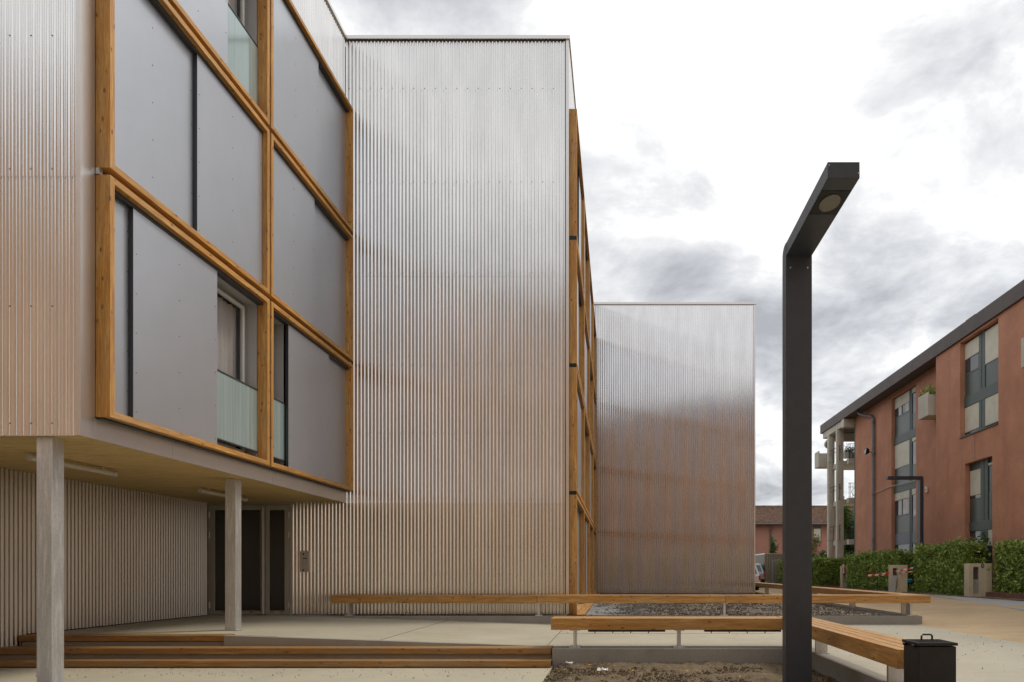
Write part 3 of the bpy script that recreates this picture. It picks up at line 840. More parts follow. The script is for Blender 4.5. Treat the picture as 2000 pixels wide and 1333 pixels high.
bay(XL, LO, LO[3], cl, [(8.41, 8.86), (5.73, 6.12)],
    [(0, 10.43, 11.0, 's'), (0, 9.9, 10.43, 'w'), (0, 8.87, 9.9, 'p'), (0, 7.08, 8.4, 's'), (0, 6.13, 7.08, 'p'),
     (0, 5.3, 5.72, 's'), (0, 4.4, 5.3, 'w'), (0, 3.47, 4.4, 'p'), (0, 2.85, 3.46, 'b'), (0, 1.3, 2.84, 'd'),
     (1, 10.75, 11.0, 's'), (1, 9.7, 10.75, 'd'), (1, 8.87, 9.7, 'p'), (1, 8.2, 8.4, 's'), (1, 7.0, 8.2, 'd'), (1, 6.13, 7.0, 'p'),
     (1, 5.4, 5.72, 's'), (1, 4.3, 5.4, 'd'), (1, 3.47, 4.3, 'p'), (1, 2.85, 3.46, 'b'), (1, 1.3, 2.84, 'd')])
XN = X2+.23
cn = [(29.08, 30.25), (27.25, 28.58)]
for dy in (0, -11.2):
    q = lambda c: [(a+dy, b+dy) for a, b in c]
    lo = (NU[0]+dy, NU[1]+dy, NU[2], NU[3]) if dy == 0 else (16, 20, 7.11, 11.18)
    bay(XN, lo, lo[3], q(cn), [(8.38, 8.84)], [(0, 10.43, 11.1, 's'), (0, 9.75, 10.43, 'w'), (0, 8.85, 9.75, 'p'), (0, 7.3, 8.37, 's'), (0, 7.15, 7.3, 'd'),
        (1, 9.76, 11.1, 's'), (1, 8.85, 9.76, 'p'), (1, 7.25, 8.37, 's')])
cm = [(28.95, 29.8), (27.7, 28.35)]
bay(XN, NL, NL[3], cm, [(3.05, 3.45)], [(0, 4.55, 5.60, 's'), (0, 4.42, 4.55, 'd'), (0, 3.46, 4.42, 'p'), (1, 5.62, 5.72, 's'), (1, 4.55, 5.62, 'd'), (1, 3.46, 4.55, 'p'), (0, 1.6, 3.04, 'd'), (1, 2.4, 3.04, 's'), (1, 1.6, 2.4, 'd')])
mb = MB(); mb.box(X2-.05, XN, NU[0], NU[1], NU[2]-.04, NU[2]+.0); mb.build('window_sill', M['green'], T)
mb = MB(); mb.box(X2-.004, X2+.004, 29.0, 29.02, 5.95, 7.05); mb.build('expansion_joint', M['eave'], T)
# hanging concrete planters
def planter(y0, y1, z0, z1, xw, out, seed):
    m2 = MB(); 
    m2.prof([(xw-out, z0), (xw-out, z1), (xw-out+.07, z1), (xw-out+.07, z1-.12), (xw-.02, z1-.12), (xw-.02, z0)], 1, y0, y1)
    b = m2.build('planter_box', M['conc'], T, bevel=.015)
    return b
def leaves(mb, rnd, c, s, up=.3):
    n = Vector((rnd.gauss(0, 1), rnd.gauss(0, 1), rnd.gauss(up, 1))).normalized()
    a = n.orthogonal().normalized(); th = rnd.random()*6.28; b = n.cross(a)
    u = (a*math.cos(th)+b*math.sin(th))*s; v = n.cross(u).normalized()*s*.42
    c = Vector(c)
    k = n*s*.16
    mb.raw([c-u, c-v*.9+k*.2, c+u, c+v*.9+k*.2, c+k*-.6], [(0, 1, 4), (1, 2, 4), (2, 3, 4), (3, 0, 4)])
p1 = planter(dep(1812.5, 14.6), dep(1793, 14.6), 8.70, 9.80, X1, .8, 1)
rnd = random.Random(5); mb = MB()
yp0, yp1 = dep(1812.5, 14.6), dep(1793, 14.6)
for _ in range(260): leaves(mb, rnd, (rnd.uniform(14.62, 15.2), rnd.uniform(yp0, yp1), 9.72+abs(rnd.gauss(0, .2))), .09)
mb.build('potted_plants', M['leaf'], p1)
planter(24.3, 25.1, 8.6, 9.66, X2, .35, 2)
# downpipe
xp = 15.28; yp = dep(1705.5, xp)
mb = MB(); mb.tube([(14.95, dep(1676, 14.95), 11.27), (14.95, dep(1678, 14.95), 11.10), (15.1, yp+1.2, 10.95), (xp, yp+.35, 10.72), (xp, yp, 10.5), (xp, yp, .4)], .085, 12)
for z in (10.2, 8.3, 5.9, 3.2): mb.tube([(xp, yp, z), (xp, yp, z+.06)], .10, 12)
mb.build('downpipe', M['pipe'], T, smooth=True)
# balcony tower at the far corner
xc = 14.72
cols = []
for k, (px0, px1) in enumerate(((1635.5, 1648.5), (1618.5, 1631))):
    ya = dep(px0, xc); w = (px1-px0)*ya/F
    if k == 0: yA = ya
    mb = MB()
    zj = [.3, zat(1056, ya), zat(975.5+5*k, ya), zat(896+8*k, ya), 11.28]
    for z0, z1 in zip(zj[:-1], zj[1:]):
        mb.box(xc+.06, xc+w*.62, ya-.0, ya+.42, z0, z1-.05); mb.box(xc, xc+.055, ya+.05, ya+.38, z0, z1-.05); mb.box(xc+w*.62, xc+w, ya+.06, ya+.36, z0, z1-.05)
    mb.box(xc+.03, xc+w-.03, ya+.08, ya+.33, .3, 11.2)
    cols.append((ya, w)); mb.build('column', M['conc'], T, bevel=.01)
ya, w = cols[0]
sx1 = 20.0
mb = MB()
for z in (3.42, 6.14, 8.72):
    mb.box(xc+w+.005, sx1, 46.1, 46.5, z-.28, z+.06); mb.box(xc+w+.1, sx1, 46.5, 51, z-.02, z+.05); mb.box(xc+.3, xc+.6, 46.6+.5, 49.0, z-.28, z+.05)
mb.box(xc-.05, 16.6, 45.55, 46.0, 10.72, 11.27); mb.box(xc+.02, xc+.35, 46.0, 50.4, 10.85, 11.27)
mb.box(xc+.5, sx1, 50.4, 50.7, 10.7, 11.27)
mb.build('balcony_slab', M['conc'], T, bevel=.01)
for z in (3.47, 6.19, 8.77):
    mb = MB(); y = 46.2; xa, xb = xc+w+.02, 16.1
    mb.tube([(xa, y, z+.98), (xb, y, z+.98)], .02, 6); mb.tube([(xa, y, z+.06), (xb, y, z+.06)], .018, 6); mb.tube([(xa, y, z+.72), (xb, y, z+.72)], .016, 6)
    x = xa+.02
    for x in (xa+.05, xa+.13, xb-.28, xb-.02): mb.tube([(x, y, z+.06), (x, y, z+.98)], .016, 6)
    cx_ = (xa+xb)/2
    mb.tube([(cx_+.24*math.cos(k*PI/8), y, z+.42+.24*math.sin(k*PI/8)) for k in range(17)], .016, 6, False)
    mb.tube([(cx_-.2, y, z+.1), (cx_+.4, y, z+.6)], .014, 6)
    for q in (.28, .42): mb.tube([(cx_-q*.5, y, z+.15), (cx_-q*.5, y, z+.9), (cx_+q*.5, y, z+.9), (cx_+q*.5, y, z+.15), (cx_-q*.5, y, z+.15)], .012, 6, False)
    for yy in (46.9, 47.6, 48.3): mb.tube([(xc+.12, yy, z), (xc+.12, yy, z+.98)], .02, 6)
    mb.tube([(xc+.12, 46.6, z+.98), (xc+.12, 49, z+.98)], .02, 6); mb.tube([(xc+.12, 46.6, z+.7), (xc+.12, 49, z+.7)], .016, 6)
    mb.build('balcony_railing', M['iron'], T)
mb = MB(); mb.box(15.38, 15.50, 45.52, 45.62, .4, 10.9); mb.build('corner_frame', M['green'], T)
mb = MB()
for z0, z1 in ((9.4, 10.7), (6.9, 8.0), (4.4, 5.3)): mb.box(15.501, 15.62, 45.51, 45.55, z0, z1)
mb.build('roller_shutter', M['shut'], T)
yb = dep(1608, 14.65)
mb = MB(); mb.prof([(14.2, 8.74), (14.2, 9.86), (14.28, 9.86), (14.28, 9.7), (15.2, 9.7), (15.2, 8.74)], 1, 49.6, 50.6); mb.build('planter_box', M['conc'], T, bevel=.015)
mb = MB()
for k in range(3): mb.box(15.0+k*.35, 15.28+k*.35, 46.35, 46.6, 8.83, 9.25)
mb.build('balcony_pot', M['conc'], T, bevel=.01)
mb = MB(); rnd = random.Random(15)
for _ in range(420): leaves(mb, rnd, (rnd.uniform(15.0, 16.0), rnd.uniform(46.35, 46.6), 9.2+abs(rnd.gauss(0, .22))), .07)
mb.build('potted_plants', M['leafd'], T)

# things fixed to it
t = thing('floodlight', (15.2, dep(1694, 15.1), 9.3), 'small dark floodlight on the terracotta wall beside the grey downpipe', 'floodlight')
yf = dep(1694, 15.0); zf_ = zat(882, yf)
mb = MB(); mb.raw([(14.86, yf-.14, zf_-.24), (14.86, yf+.30, zf_-.13), (14.95, yf+.26, zf_+.20), (14.95, yf-.10, zf_+.22),
                   (15.12, yf-.02, zf_-.10), (15.12, yf+.2, zf_-.06), (15.14, yf+.18, zf_+.12), (15.14, yf, zf_+.12)],
                  [(3,2,1,0), (4,5,6,7), (0,1,5,4), (1,2,6,5), (2,3,7,6), (3,0,4,7)]); mb.build('housing', M['iron'], t, bevel=.02)
mb = MB(); mb.raw([(14.855, yf-.09, zf_-.18), (14.855, yf+.25, zf_-.10), (14.93, yf+.22, zf_+.14), (14.93, yf-.06, zf_+.16)], [(3, 2, 1, 0)]); mb.build('lens', M['lens'], t)
mb = MB(); mb.tube([(15.12, yf+.1, zf_), (15.38, yf-.3, zf_-.15)], .025, 8); mb.build('bracket', M['iron'], t)
t = thing('cable', (15.38, yp, 5.9), 'thin pale cable sagging across the terracotta wall to the far lamp', 'cable')
mb = MB(); c0 = pt(1709, 963, dep(1709, 15.36)); c1 = pt(1740, 950, dep(1740, 15.36)); c2 = pt(1789, 938, dep(1789, 15.36))
mb.tube([c0, (c0+c1)/2+Vector((0, 0, -.02)), c1, (c1+c2)/2+Vector((0, 0, -.04)), c2], .02, 6); mb.build('wire', M['conc'], t)
t = thing('junction_box', (15.35, dep(1807, 15.35), 5.9), 'small white box on the terracotta wall just right of the far lamp', 'wall box')
yj = dep(1808, 15.3); mb = MB(); mb.box(15.30, 15.395, yj-.08, yj+.10, zat(962, yj), zat(951, yj)); b_ = mb.build('box', M['white'], t, bevel=.02)
mb = MB(); mb.tube([(15.295, yj, zat(957, yj)), (15.302, yj, zat(957, yj))], .05, 12); mb.build('dial', M['iron'], b_)
t = thing('satellite_dish', (14.5, 49, 9.9), 'round grey satellite dish on the farthest balcony column', 'satellite dish')
mb = MB(); cd = pt(1618.5, 868, 49.6)
n = 20; vs = [cd+Vector((0, .1, 0))]
for r_, d in ((.17, .07), (.33, 0)): vs += [cd+Vector((r_*math.cos(2*PI*k/n), d-.0, r_*math.sin(2*PI*k/n))) for k in range(n)]
vs += [v+Vector((0, .015, 0)) for v in vs]
m_ = 1+2*n
fs = [(0, 1+k, 1+(k+1) % n) for k in range(n)]+[(1+k, 1+n+k, 1+n+(k+1) % n, 1+(k+1) % n) for k in range(n)]
fs2 = [tuple(reversed([i+m_ for i in f])) for f in fs]+[(1+n+k, m_+1+n+k, m_+1+n+(k+1) % n, 1+n+(k+1) % n) for k in range(n)]
mb.raw(vs, fs+fs2); mb.build('dish', M['flash'], t, smooth=True)
mb = MB(); mb.tube([cd+Vector((0, .1, 0)), cd+Vector((.28, .12, -.05))], .02, 8); mb.tube([cd+Vector((0, 0, -.3)), cd+Vector((0, -.3, -.02))], .012, 6); mb.build('arm', M['iron'], t)

# =====================================================================  tiled house at the back
def tiles(mb, x0, x1, y0, z0, y1, z1, per=.23, rows=16):
    n = int((x1-x0)/per*6)
    base = []
    for j in range(rows):
        for e in (0, 1):
            t_ = (j+e)/rows
            yy = y0+(y1-y0)*t_; zz = z0+(z1-z0)*t_+(.045 if e == 0 else .0)
            base.append((yy, zz))
    vs = []; fs = []
    for yy, zz in base:
        for i in range(n+1):
            x = x0+(x1-x0)*i/n
            vs.append((x, yy, zz+.055*math.sin(2*PI*x/per)))
    for j in range(len(base)-1):
        for i in range(n):
            q = j*(n+1)+i; fs.append((q, q+1, q+n+2, q+n+1))
    mb.raw(vs, fs)
HY = 70; hx0, hx1 = 8.0, 30
hez, hrz = zat(1022, HY), zat(990, HY+4.5)
t = thing('tiled_house', (18, HY, .4), 'distant two storey terracotta house with brown tiled roof behind the hedge', 'house')
mb = MB(); mb.box(hx0+.3, hx1-.3, HY+.6, HY+9, .2, hez-.05); mb.build('wall', M['terra2'], t)
mb = MB(); tiles(mb, hx0, hx1, HY, hez, HY+4.8, hrz); tiles(mb, hx0, hx1, HY+9.6, hez, HY+4.8, hrz)
mb.tube([(hx0, HY+4.8, hrz+.03), (hx1, HY+4.8, hrz+.03)], .13, 8)
rf = mb.build('roof', M['tile'], t)
mb = MB(); mb.box(hx0, hx1, HY-.02, HY+.02, hez-.16, hez-.02); mb.box(hx0, hx1, HY+.021, HY+.6, hez-.12, hez-.06); mb.tube([(hx0, HY-.1, hez-.08), (hx1, HY-.1, hez-.08)], .08, 8); mb.build('gutter', M['pipe'], rf)
xq = xat(1506, HY+.5); mb = MB(); mb.tube([(xq+.12, HY-.02, hez-.2), (xq, HY+.5, hez-.7), (xq, HY+.5, .3)], .085, 8); mb.build('downpipe', M['pipe'], t)
for px0, px1 in ((1588, 1603.5), (1640, 1655)):
    x0, x1 = xat(px0, HY+.6), xat(px1, HY+.6); z0, z1 = zat(1057, HY), zat(1027, HY)
    mb = MB(); mb.box(x0, x1, HY+.55, HY+.599, z0, z1); wn = mb.build('window', M['green'], t)
    mb = MB(); mb.box(x0+.06, x1-.06, HY+.52, HY+.549, z0+.05, z1-.28); mb.build('roller_shutter', M['shut'], wn)

# =====================================================================  shed and cars
SY = 45
t = thing('metal_shed', (10.5, SY, .38), 'pale ribbed metal shed with a gated front, left of the far hedge', 'shed')
sx0, sx1 = xat(1495, SY), xat(1560, SY); sz = zat(1083, SY)
mb = MB(); corrug(mb, 0, sx0, sx1, .38, sz, SY, amp=.02, per=.16); mb.face([(sx1, SY, .38), (sx1, SY+5, .38), (sx1, SY+5, sz), (sx1, SY, sz)]); mb.build('front_wall', M['shed'], t)
mb = MB(); corrug(mb, 1, SY, SY+8, .38, sz, sx0, amp=.02, per=.16, sign=-1); mb.build('side_wall', M['shed'], t)
mb = MB(); mb.box(sx0-.06, sx1+.06, SY-.06, SY+8, sz, sz+.06); mb.build('roof', M['flash'], t)
gx0 = xat(1507, SY); mb = MB(); gz0, gz1 = .5, zat(1095, SY)
mb.box(gx0, gx0+.04, SY-.10, SY-.05, gz0, gz1); mb.box(gx0, gx0+1.2, SY-.10, SY-.05, gz1, gz1+.04); mb.box(gx0+1.2, gx0+1.24, SY-.10, SY-.05, gz0, gz1); mb.box(gx0, gx0+1.2, SY-.1, SY-.05, gz0, gz0+.04)
for k in range(9): mb.tube([(gx0+.13*(k+1), SY-.075, gz0), (gx0+.13*(k+1), SY-.075, gz1)], .012, 6)
mb.tube([(gx0, SY-.075, gz1), (gx0+1.2, SY-.075, gz0+1.0)], .015, 6); mb.tube([(gx0, SY-.075, gz0+.9), (gx0+1.2, SY-.075, gz0+.1)], .015, 6)
mb.build('gate', M['galv'], t)

def car(loc, rot, paint, label):
    t = thing('parked_car', loc, label, 'car', 'cars parked beside the shed'); t.rotation_euler = (0, 0, rot)
    ox, oy, oz = loc; W = .86
    # side profile along local y: rear at 0, nose at 4.0
    low = [(0.02, .32), (-.02, .55), (.02, .88), (.08, .93), (3.0, .93), (3.7, .82), (3.98, .62), (4.0, .32)]
    mb = MB(); mb.prof([(oy+a, oz+b) for a, b in low], 0, ox-W, ox+W); body = mb.build('body', paint, t, bevel=.05)
    mb = MB(); top = [(.10, .925), (.38, 1.44), (.62, 1.49), (1.7, 1.47), (2.1, 1.36), (2.85, .925)]
    n = len(top); vs = []
    for s in (-1, 1):
        for a, b in top:
            k = (b-.925)/.56; vs.append((ox+s*(W-.03-.16*k), oy+a, oz+b))
    mb.raw(vs, [tuple(reversed(range(n))), tuple(range(n, 2*n))]+[(i, (i+1) % n, n+(i+1) % n, n+i) for i in range(n)]); mb.build('cabin', paint, t, bevel=.02)
    def onrear(q, u, off=.012):   # q along slope of the rear window
        a = .10+.28*q; b = .925+.515*q; k = (b-.925)/.56
        return Vector((ox+u*(W-.03-.16*k), oy+a-off, oz+b+off*.4))
    mb = MB(); mb.face([onrear(.12, -.86), onrear(.12, .86), onrear(.88, .86), onrear(.88, -.86)]); mb.build('rear_window', M['wglass'], t)
    for s in (-1, 1):
        mb = MB(); q = lambda a, b: (ox+s*(W-.03-.16*((b-.925)/.56)+.006), oy+a, oz+b)
        for pa in ([(.32, .97), (.55, 1.40), (1.15, 1.40), (1.15, .97)], [(1.22, .97), (1.22, 1.40), (1.95, 1.36), (2.6, .97)]):
            f_ = [q(a, b) for a, b in pa]; mb.face(f_ if s < 0 else list(reversed(f_)))
        mb.build('side_window', M['wglass'], t)
        mb = MB(); mb.box(ox+s*W-.10 if s > 0 else ox-W-.005, ox+W+.005 if s > 0 else ox-W+.10, oy-.03, oy+.10, oz+.62, oz+.90); mb.build('tail_light', M['red'], t, bevel=.01)
        for yy in (.75, 3.2):
            mb = MB(); xa = ox+s*(W-.19); mb.tube([(xa, oy+yy, oz+.31), (ox+s*(W+.01), oy+yy, oz+.31)], .31, 24); wl = mb.build('wheel', M['black'], t)
            mb = MB(); mb.tube([(ox+s*(W+.008), oy+yy, oz+.31), (ox+s*(W+.018), oy+yy, oz+.31)], .2, 18); mb.build('rim', M['flash'], wl)
    mb = MB(); mb.box(ox-W+.02, ox+W-.02, oy-.07, oy+.02, oz+.28, oz+.50); mb.build('bumper', M['iron'], t, bevel=.02)
    mb = MB(); mb.box(ox-.26, ox+.26, oy-.035, oy-.021, oz+.60, oz+.71); mb.build('number_plate', M['white'], t)
car((7.30, 40, .25), 0, M['carw'], 'white hatchback whose tail just shows past the edge of the metal block')
car((9.45, 47.5, .38), 0, M['cars'], 'silver hatchback parked farther back, left of the metal shed') if False else car((8.5, 44.5, .38), 0, M['cars'], 'silver hatchback parked between the white car and the metal shed')

# =====================================================================  hedges
def hedge(name, label, x0, x1, y0, y1, z0, ztop, n, seed, mat, s=.085, cat='hedge', holes=0):
    t = thing(name, ((x0+x1)/2, (y0+y1)/2, z0), label, cat); rnd = random.Random(seed)
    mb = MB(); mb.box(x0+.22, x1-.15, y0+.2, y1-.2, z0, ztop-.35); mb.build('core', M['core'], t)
    mb = MB()
    # stems
    mb2 = MB()
    L_ = max(x1-x0, y1-y0)
    for _ in range(int(L_*3)):
        x = rnd.uniform(x0+.2, x1-.2); y = rnd.uniform(y0, y1); mb2.tube([(x, y, z0-.02), (x+rnd.gauss(0, .08), y+rnd.gauss(0, .08), z0+.9)], (.02, .01), 5)
    mb2.build('stems', M['bark'], t)
    for _ in range(n):
        # concentrate on the west (-x) and south (-y) faces and the top
        r = rnd.random()
        wx, wy = (y1-y0), (x1-x0)
        face = rnd.random()*(wx*1.6+wy*1.2+.7*wx*wy/(wx+wy)+.0)
        y = rnd.uniform(y0, y1); x = rnd.uniform(x0, x1); z = z0+.06+(ztop-z0-.06)*rnd.random()**.9
        bulge = .20*noise.noise(Vector((x*.9, y*.9, z*1.1+seed)))+.07*noise.noise(Vector((x*2.7, y*2.7, z*2.9+seed)))
        topv = ztop+.26*noise.noise(Vector((x*.8, y*.8, seed)))+.08*noise.noise(Vector((x*3, y*3, seed)))
        if face < wx*1.6: x = x0+abs(rnd.gauss(0, .09))-bulge*1.0+.05; z = z0+(topv-z0)*rnd.random()
        elif face < wx*1.6+wy*1.2: y = y0+abs(rnd.gauss(0, .09))-bulge+.05; z = z0+(topv-z0)*rnd.random()
        else: z = topv-abs(rnd.gauss(0, .09))+(.12 if rnd.random() < .12 else 0)*rnd.random()*2
        if holes and noise.noise(Vector((x*1.7+3, y*1.7, z*1.7))) > .42 and rnd.random() < .8: continue
        leaves(mb, rnd, (x, y, z), s*rnd.uniform(.7, 1.25), .5)
    for _ in range(int(L_*7)):
        x = rnd.uniform(x0, x1); y = rnd.uniform(y0, y1); hh = rnd.uniform(.08, .32)
        for k in range(5): leaves(mb, rnd, (x+rnd.gauss(0, .02), y+rnd.gauss(0, .02), ztop-.03+hh*k/5), s*.8, .2)
    for _ in range(int(L_*16)):
        x = x0-rnd.uniform(.02, .14) if y1-y0 > x1-x0 else rnd.uniform(x0, x1); y = rnd.uniform(y0, y1) if y1-y0 > x1-x0 else y0-rnd.uniform(.02, .12); z = rnd.uniform(z0+.2, ztop)
        for k in range(4): leaves(mb, rnd, (x+rnd.gauss(0, .035), y+rnd.gauss(0, .035), z+rnd.gauss(0, .035)), s, .4)
    mb.build('leaves', mat, t)
    return t
hedge('hedge', 'laurel hedge right of the plaque post, above the red brick edging', 14.0, 14.68, 14.5, 26.3, .42, 2.36, 26000, 25, M['leaf'], .075, holes=1)
hedge('hedge', 'tall laurel hedge between the middle post and the post with the plaque', 13.4, 14.3, 27.1, 31.7, .42, 2.45, 20000, 21, M['leaf'], .075, holes=1)
hedge('hedge', 'laurel hedge between the first and middle concrete posts, behind the barrier tape', 13.35, 14.3, 33.3, 41.0, .42, 2.30, 17000, 22, M['leaf'], .085, holes=1)
hedge('hedge', 'low dark hedge left of the first post, below the pale balcony columns', 12.4, 16.2, 44.0, 45.0, .42, 2.15, 9000, 23, M['leaf'], .09)
hedge('bush', 'bright green end of a hedge seen just left of the big lamp post', 10.05, 11.4, 43.2, 44.0, .38, 1.95, 3000, 24, M['leaf'], .085, 'bush')

def bushy(name, label, c, r, n, seed, mat, s, cat, trunk=True):
    t = thing(name, c, label, cat); rnd = random.Random(seed); c = Vector(c)
    if trunk:
        mb = MB(); 
        for k in range(5):
            a = rnd.random()*6.28; e = c+Vector((math.cos(a)*r[0]*.6, math.sin(a)*r[1]*.6, r[2]*rnd.uniform(1.1, 1.7)))
            mb.tube([c, c+(e-c)*.4+Vector((0, 0, .1)), e], (.05*r[0]+.02, .035*r[0]+.01, .01), 6)
        mb.build('trunk', M['bark'], t)
    mb = MB(); cc = [(c+Vector((rnd.gauss(0, .4)*r[0], rnd.gauss(0, .4)*r[1], r[2]+rnd.gauss(0, .45)*r[2])), rnd.uniform(.25, .5)) for _ in range(14)]
    for _ in range(n):
        q, k = rnd.choice(cc); d = Vector((rnd.gauss(0, 1), rnd.gauss(0, 1), rnd.gauss(0, 1))).normalized()*(rnd.random()**.4)
        p = q+Vector((d.x*r[0]*k, d.y*r[1]*k, d.z*r[2]*k))
        if p.z < c.z+.05: continue
        leaves(mb, rnd, p, s*rnd.uniform(.7, 1.2), .4)
    mb.build('crown', mat, t); return t
bushy('tree', 'dark leafy tree seen through the balcony behind the pale columns', (18.6, 56, .4), (1.9, 1.6, 3.0), 7000, 31, M['leafd'], .14, 'tree')
bushy('bush', 'dry yellowish bush behind the low hedge, right of the big lamp post', (15.1, 54.0, .4), (1.3, 1.0, 1.55), 3600, 32, M['leafy'], .12, 'bush')
bushy('bush', 'dark green bush right behind the big lamp post, under the house window', (14.8, 50.0, .4), (.8, .7, 1.25), 2200, 36, M['leafd'], .10, 'bush')
bushy('bush', 'small spiky bush showing above the metal shed roof', (11.9, 54.0, .4), (.6, .6, 1.5), 1300, 33, M['leafd'], .11, 'bush')
bushy('shrub', 'loose shrub growing above the right hedge in front of the green window', (14.45, 28.0, .5), (.55, .5, 1.25), 1300, 34, M['leafd'], .085, 'shrub')
# brick edging
for (a, b, c, d, lab) in ((13.75, 13.87, 14.5, 26.2, 'red brick edging along the foot of the right hedge'), (12.6, 14.0, 43.7, 43.82, 'short red brick edging below the low dark hedge')):
    t = thing('brick_edging', ((a+b)/2, (c+d)/2, .4), lab, 'edging')
    mb = MB()
    if b-a < d-c:
        y = c
        while y < d: mb.box(a, b, y, y+.068, .35, .60); y += .08
    else:
        x = a
        while x < b: mb.box(x, x+.068, c, d, .3, .52); x += .08
    mb.build('bricks', M['brick'], t)

# =====================================================================  concrete posts with recess
def gatepost(px0, px1, D, ytop, ybot, label, split, slot):
    x0, x1 = xat(px0, D), xat(px1, D); z0, z1 = zat(ybot, D), zat(ytop, D)
    xs_ = xat(split, D)
    t = thing('concrete_post', ((x0+x1)/2, D, z0), label, 'gate post', 'concrete entrance posts in the hedge line')
    s0, s1 = xat(slot[0], D), xat(slot[1], D); zt_, zm, zb_ = zat(slot[2], D), zat(slot[3], D), zat(slot[4], D)
    mb = MB(); d = .36
    mb.box(x0, s0, D, D+d, z0-.1, z1); mb.box(s1, xs_, D, D+d, z0-.1, z1); mb.box(s0, s1, D+.0, D+d, zt_, z1); mb.box(s0, s1, D, D+d, z0-.1, zb_)
    mb.box(s0, s1, D+.12, D+d, zb_, zt_)
    mb.box(xs_, x1, D-.03, D+d+.1, z0-.1, z1-.0)
    p = mb.build('body', M['post'], t, bevel=.008)
    mb = MB(); mb.box(s0+.01, s1-.01, D+.09, D+.118, zb_+.01, zm); mb.build('lower_plate', M['galv'], p)
    mb = MB()
    k = 0
    while s0+.02+k*.03 < s1-.01: mb.box(s0+.015+k*.03, s0+.03+k*.03, D+.085, D+.119, zm+.02, zt_-.01); k += 1
    mb.build('grille', M['pipe'], p)
    return t, x0, x1, z0, z1
g3, gx0_, gx1_, gz0_, gz1_ = gatepost(1892, 1937, 26.5, 1101, 1166, 'nearest concrete post, standing by itself at the right with a small dark plaque', 1924, (1901, 1912, 1108, 1133, 1160))
mb = MB(); px_, pz_ = xat(1919, 26.5), zat(1105.5, 26.5); n = 16
mb.prof([(px_+.055*math.cos(2*PI*k/n)*1.0, pz_+.085*math.sin(2*PI*k/n)) for k in range(n)], 1, 26.485, 26.5); pl = mb.build('plaque', M['iron'], g3)
mb = MB(); mb.box(px_-.012, px_+.012, 26.478, 26.484, pz_-.045, pz_+.045); mb.build('numeral', M['white'], pl)
gatepost(1741, 1772, 31.9, 1104, 1158, 'middle concrete post with a grey slab leaning on it, between two hedges', 1756, (1744, 1753, 1110, 1125, 1150))
gatepost(1644.5, 1657, 41.6, 1106, 1147, 'first and smallest concrete post, with a red and white cloth hung on top', 1656, (1647, 1652, 1109, 1124, 1140))
# leaning slab
t = thing('stone_slab', (12.6, 31.6, .4), 'grey stone slab leaning against the middle concrete post', 'slab')
D = 31.6; a, b = pt(1735.5, 1157.5, D-.35), pt(1747.5, 1157.5, D-.35); c, d = pt(1753, 1125, D+.22), pt(1743.5, 1125, D+.22)
mb = MB(); o_ = Vector((0, .07, .02)); mb.raw([a, b, c, d, a+o_, b+o_, c+o_, d+o_], [(0,1,2,3), (7,6,5,4), (0,4,5,1), (1,5,6,2), (2,6,7,3), (3,7,4,0)]); mb.build('slab', M['wall'], t)
# stakes and tape
sp = []
for px, lab in ((1695.5, 'left of two thin steel stakes with a red cap, holding the barrier tape'), (1714, 'right of two thin steel stakes with a red cap, nearer the middle post')):
    D = 33.2; p = pt(px, 1150, D); top = zat(1118, D); t = thing('steel_stake', (p.x, D, .38), lab, 'stake', 'red capped stakes')
    mb = MB(); mb.tube([(p.x, D, .35), (p.x, D, top)], .012, 6); mb.build('rod', M['iron'], t)
    mb = MB(); mb.tube([(p.x, D, top), (p.x, D, top+.09)], .028, 10); mb.build('cap', M['red'], t)
t = thing('barrier_tape', (12.8, 32, 1.3), 'red and white barrier tape stretched from the stakes past the middle post', 'barrier tape')
mb = MB()
def ribbon(p, q, w, n=24, sag=.04):
    p, q = Vector(p), Vector(q)
    vs = []
    for i in range(n+1):
        k = i/n; c = p.lerp(q, k)+Vector((0, .012*math.sin(k*23), -sag*4*k*(1-k))); hw = w*.5*(.75+.25*math.sin(k*17)); vs += [c-Vector((0, 0, hw)), c+Vector((0, .012, hw))]
    nn = len(vs); vs += [v+Vector((0, .004, 0)) for v in vs]
    fs = []
    for i in range(n):
        fs.append((2*i, 2*i+2, 2*i+3, 2*i+1)); fs.append((nn+2*i, nn+2*i+1, nn+2*i+3, nn+2*i+2))
    mb.raw(vs, fs)
ribbon(pt(1694, 1124.5, 33.1), pt(1784, 1109, 31.2), .075); ribbon(pt(1694, 1125.5, 33.1), pt(1787, 1115.5, 31.3), .05); ribbon(pt(1694, 1123, 33.05), pt(1716, 1123.5, 33.15), .06, 8, .01)
mb.build('strip', M['tape'], t)
t = thing('cloth', (12.4, 41.5, 1.6), 'crumpled red and white cloth hung over the first concrete post', 'cloth')
c = pt(1650, 1106, 41.55); mb = MB(); rnd = random.Random(8); n = 7; vs = []
for j in range(6):
    for i in range(n): 
        zz = .08 if j in (0,) else .10-.07*j*(1+.6*math.sin(i))
        vs.append((c.x-.15+.055*i+rnd.gauss(0, .012), c.y-.02-.03*(j > 0)+rnd.gauss(0, .015), c.z+zz))
mb.raw(vs, [(j*n+i, j*n+i+1, (j+1)*n+i+1, (j+1)*n+i) for j in range(5) for i in range(n-1)]); mb.build('cloth_sheet', M['tape'], t)
t = thing('plastic_bag', (13.2, 32.3, .7), 'small bright blue plastic bag lying between the middle post and the hedge', 'bag')
c = pt(1777, 1135, 32.6); mb = MB(); rnd = random.Random(9); vs = []; fs = []; n = 10
